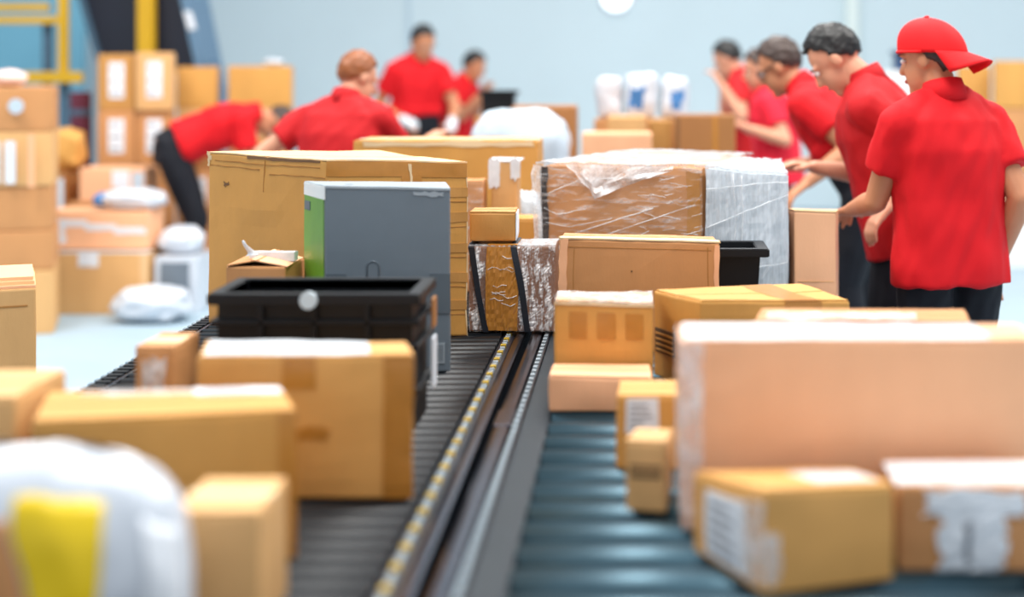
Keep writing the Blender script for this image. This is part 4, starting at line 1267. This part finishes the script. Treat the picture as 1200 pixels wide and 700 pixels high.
        br.modifiers.new('thickness', 'SOLIDIFY').thickness = 0.004
        small('cap_button', H(0, -0.014, 0.139), 0.010, 0.010, 0.006, CAPR)
        pts = [H(math.sin(a) * 0.095, -0.014 + math.cos(a) * 0.121, 0.016 + 0.026 * math.cos(a)) for a in [(-1.6 + 3.2 * i / 16) for i in range(17)]]
        link('cap_band', tube_mesh('cap_band', pts, 0.006), CAPR, T)
    return T

# nearest worker, cap on backwards
person('worker in a red cap worn backwards and red polo shirt, seen from behind', X(1112, 5.3), 5.3, 24, lean=4, head=(8, 30, 0), cap=True, hair=HAIRB, skin=SKIN,
       hands={'L': (W(998, 246, 5.58), (-0.35, -0.8, -0.45)), 'R': (W(1170, 305, 5.40), (0.1, -1, 0))}, voxel=0.0065, k=1.03, hairlen=0.02, bodyw=1.04)
person('black-haired worker in a red polo shirt looking down, left of the capped worker', X(1050, 6.0), 6.0, 74, lean=15, head=(30, 0, 0), hair=HAIRK, skin=SKINP, shirt=REDD,
       hands={'L': (W(1042, 240, 5.72), (0.1, -1, -0.3)), 'R': (W(955, 196, 6.25), (0.3, -0.2, -1))}, voxel=0.0065, k=1.07, bodyw=1.10)
person('brown-haired worker in glasses and red polo shirt bending over the conveyor', X(1003, 7.5), 7.5, 70, lean=36, head=(-6, 0, 0), hair=HAIRB, skin=SKIN, shirt=RED, glasses=True, hem=0.19,
       hands={'L': (W(945, 215, 7.2), (0.1, -1, -0.3)), 'R': (W(925, 195, 7.8), (0.3, -0.2, -1))}, k=1.10)
person('pale-faced worker in a pinkish red shirt with bent forearms', X(910, 10.0), 10.0, 80, lean=6, head=(12, 0, 0), hair=HAIRB, skin=SKINP, shirt=REDP,
       hands={'L': (W(876, 150, 9.75), (-0.2, -1, -0.7)), 'R': (W(868, 146, 10.2), (0.3, -0.6, -1))}, k=1.0, bodyw=1.1)
person('farthest worker of the right-hand row, dark-haired with raised arms', X(882, 11.3), 11.3, 72, lean=12, head=(18, 0, 0), hair=HAIRK, skin=SKINP, shirt=REDD,
       hands={'L': (W(846, 100, 11.0), (-0.4, -0.6, -1)), 'R': (W(848, 98, 11.5), (0.3, -0.6, -1))}, k=1.06)
# left-hand workers
person('ginger-haired worker in a red polo shirt with both arms spread, seen from behind', X(396, 7.3), 7.3, -14, lean=12, head=(16, -34, 0), hair=HAIRG, skin=SKINP, shirt=REDD,
       hands={'L': (W(288, 214, 7.5), (-0.1, -1, 0)), 'R': (W(506, 162, 7.72), (0, -0.6, -1))}, voxel=0.0075, k=0.99, bodyw=1.12)
person('worker in a red shirt bending down low behind the biggest golden carton', X(222, 10.6), 10.6, -74, lean=68, head=(38, 0, 0), hair=HAIRB, skin=SKIN, shirt=RED, hem=0.03,
       hands={'L': (W(290, 240, 10.9), (0, 0.2, -1)), 'R': (W(292, 240, 10.4), (0, 0.2, -1))}, k=1.12, knee=0.2)
person('dark-haired worker standing upright at the far end of the left conveyor', X(488, 12.8), 12.8, 200, lean=8, head=(18, 22, 0), hair=HAIRK, skin=SKIN, shirt=RED, hem=0.12,
       hands={'L': (W(530, 142, 12.5), (-0.6, -0.6, -0.4)), 'R': (W(472, 140, 12.6), (0.6, -0.6, -0.4))}, k=1.14, gloves=True)
person('farthest left-hand worker with dark hair, behind the black tote', X(534, 13.4), 13.4, 250, lean=12, head=(14, 0, 0), hair=HAIRK, skin=SKIN, shirt=RED,
       hands={'L': (W(568, 108, 13.2), (-0.2, -0.4, -1)), 'R': (W(562, 112, 13.0), (0.2, -0.4, -1))}, k=1.02)
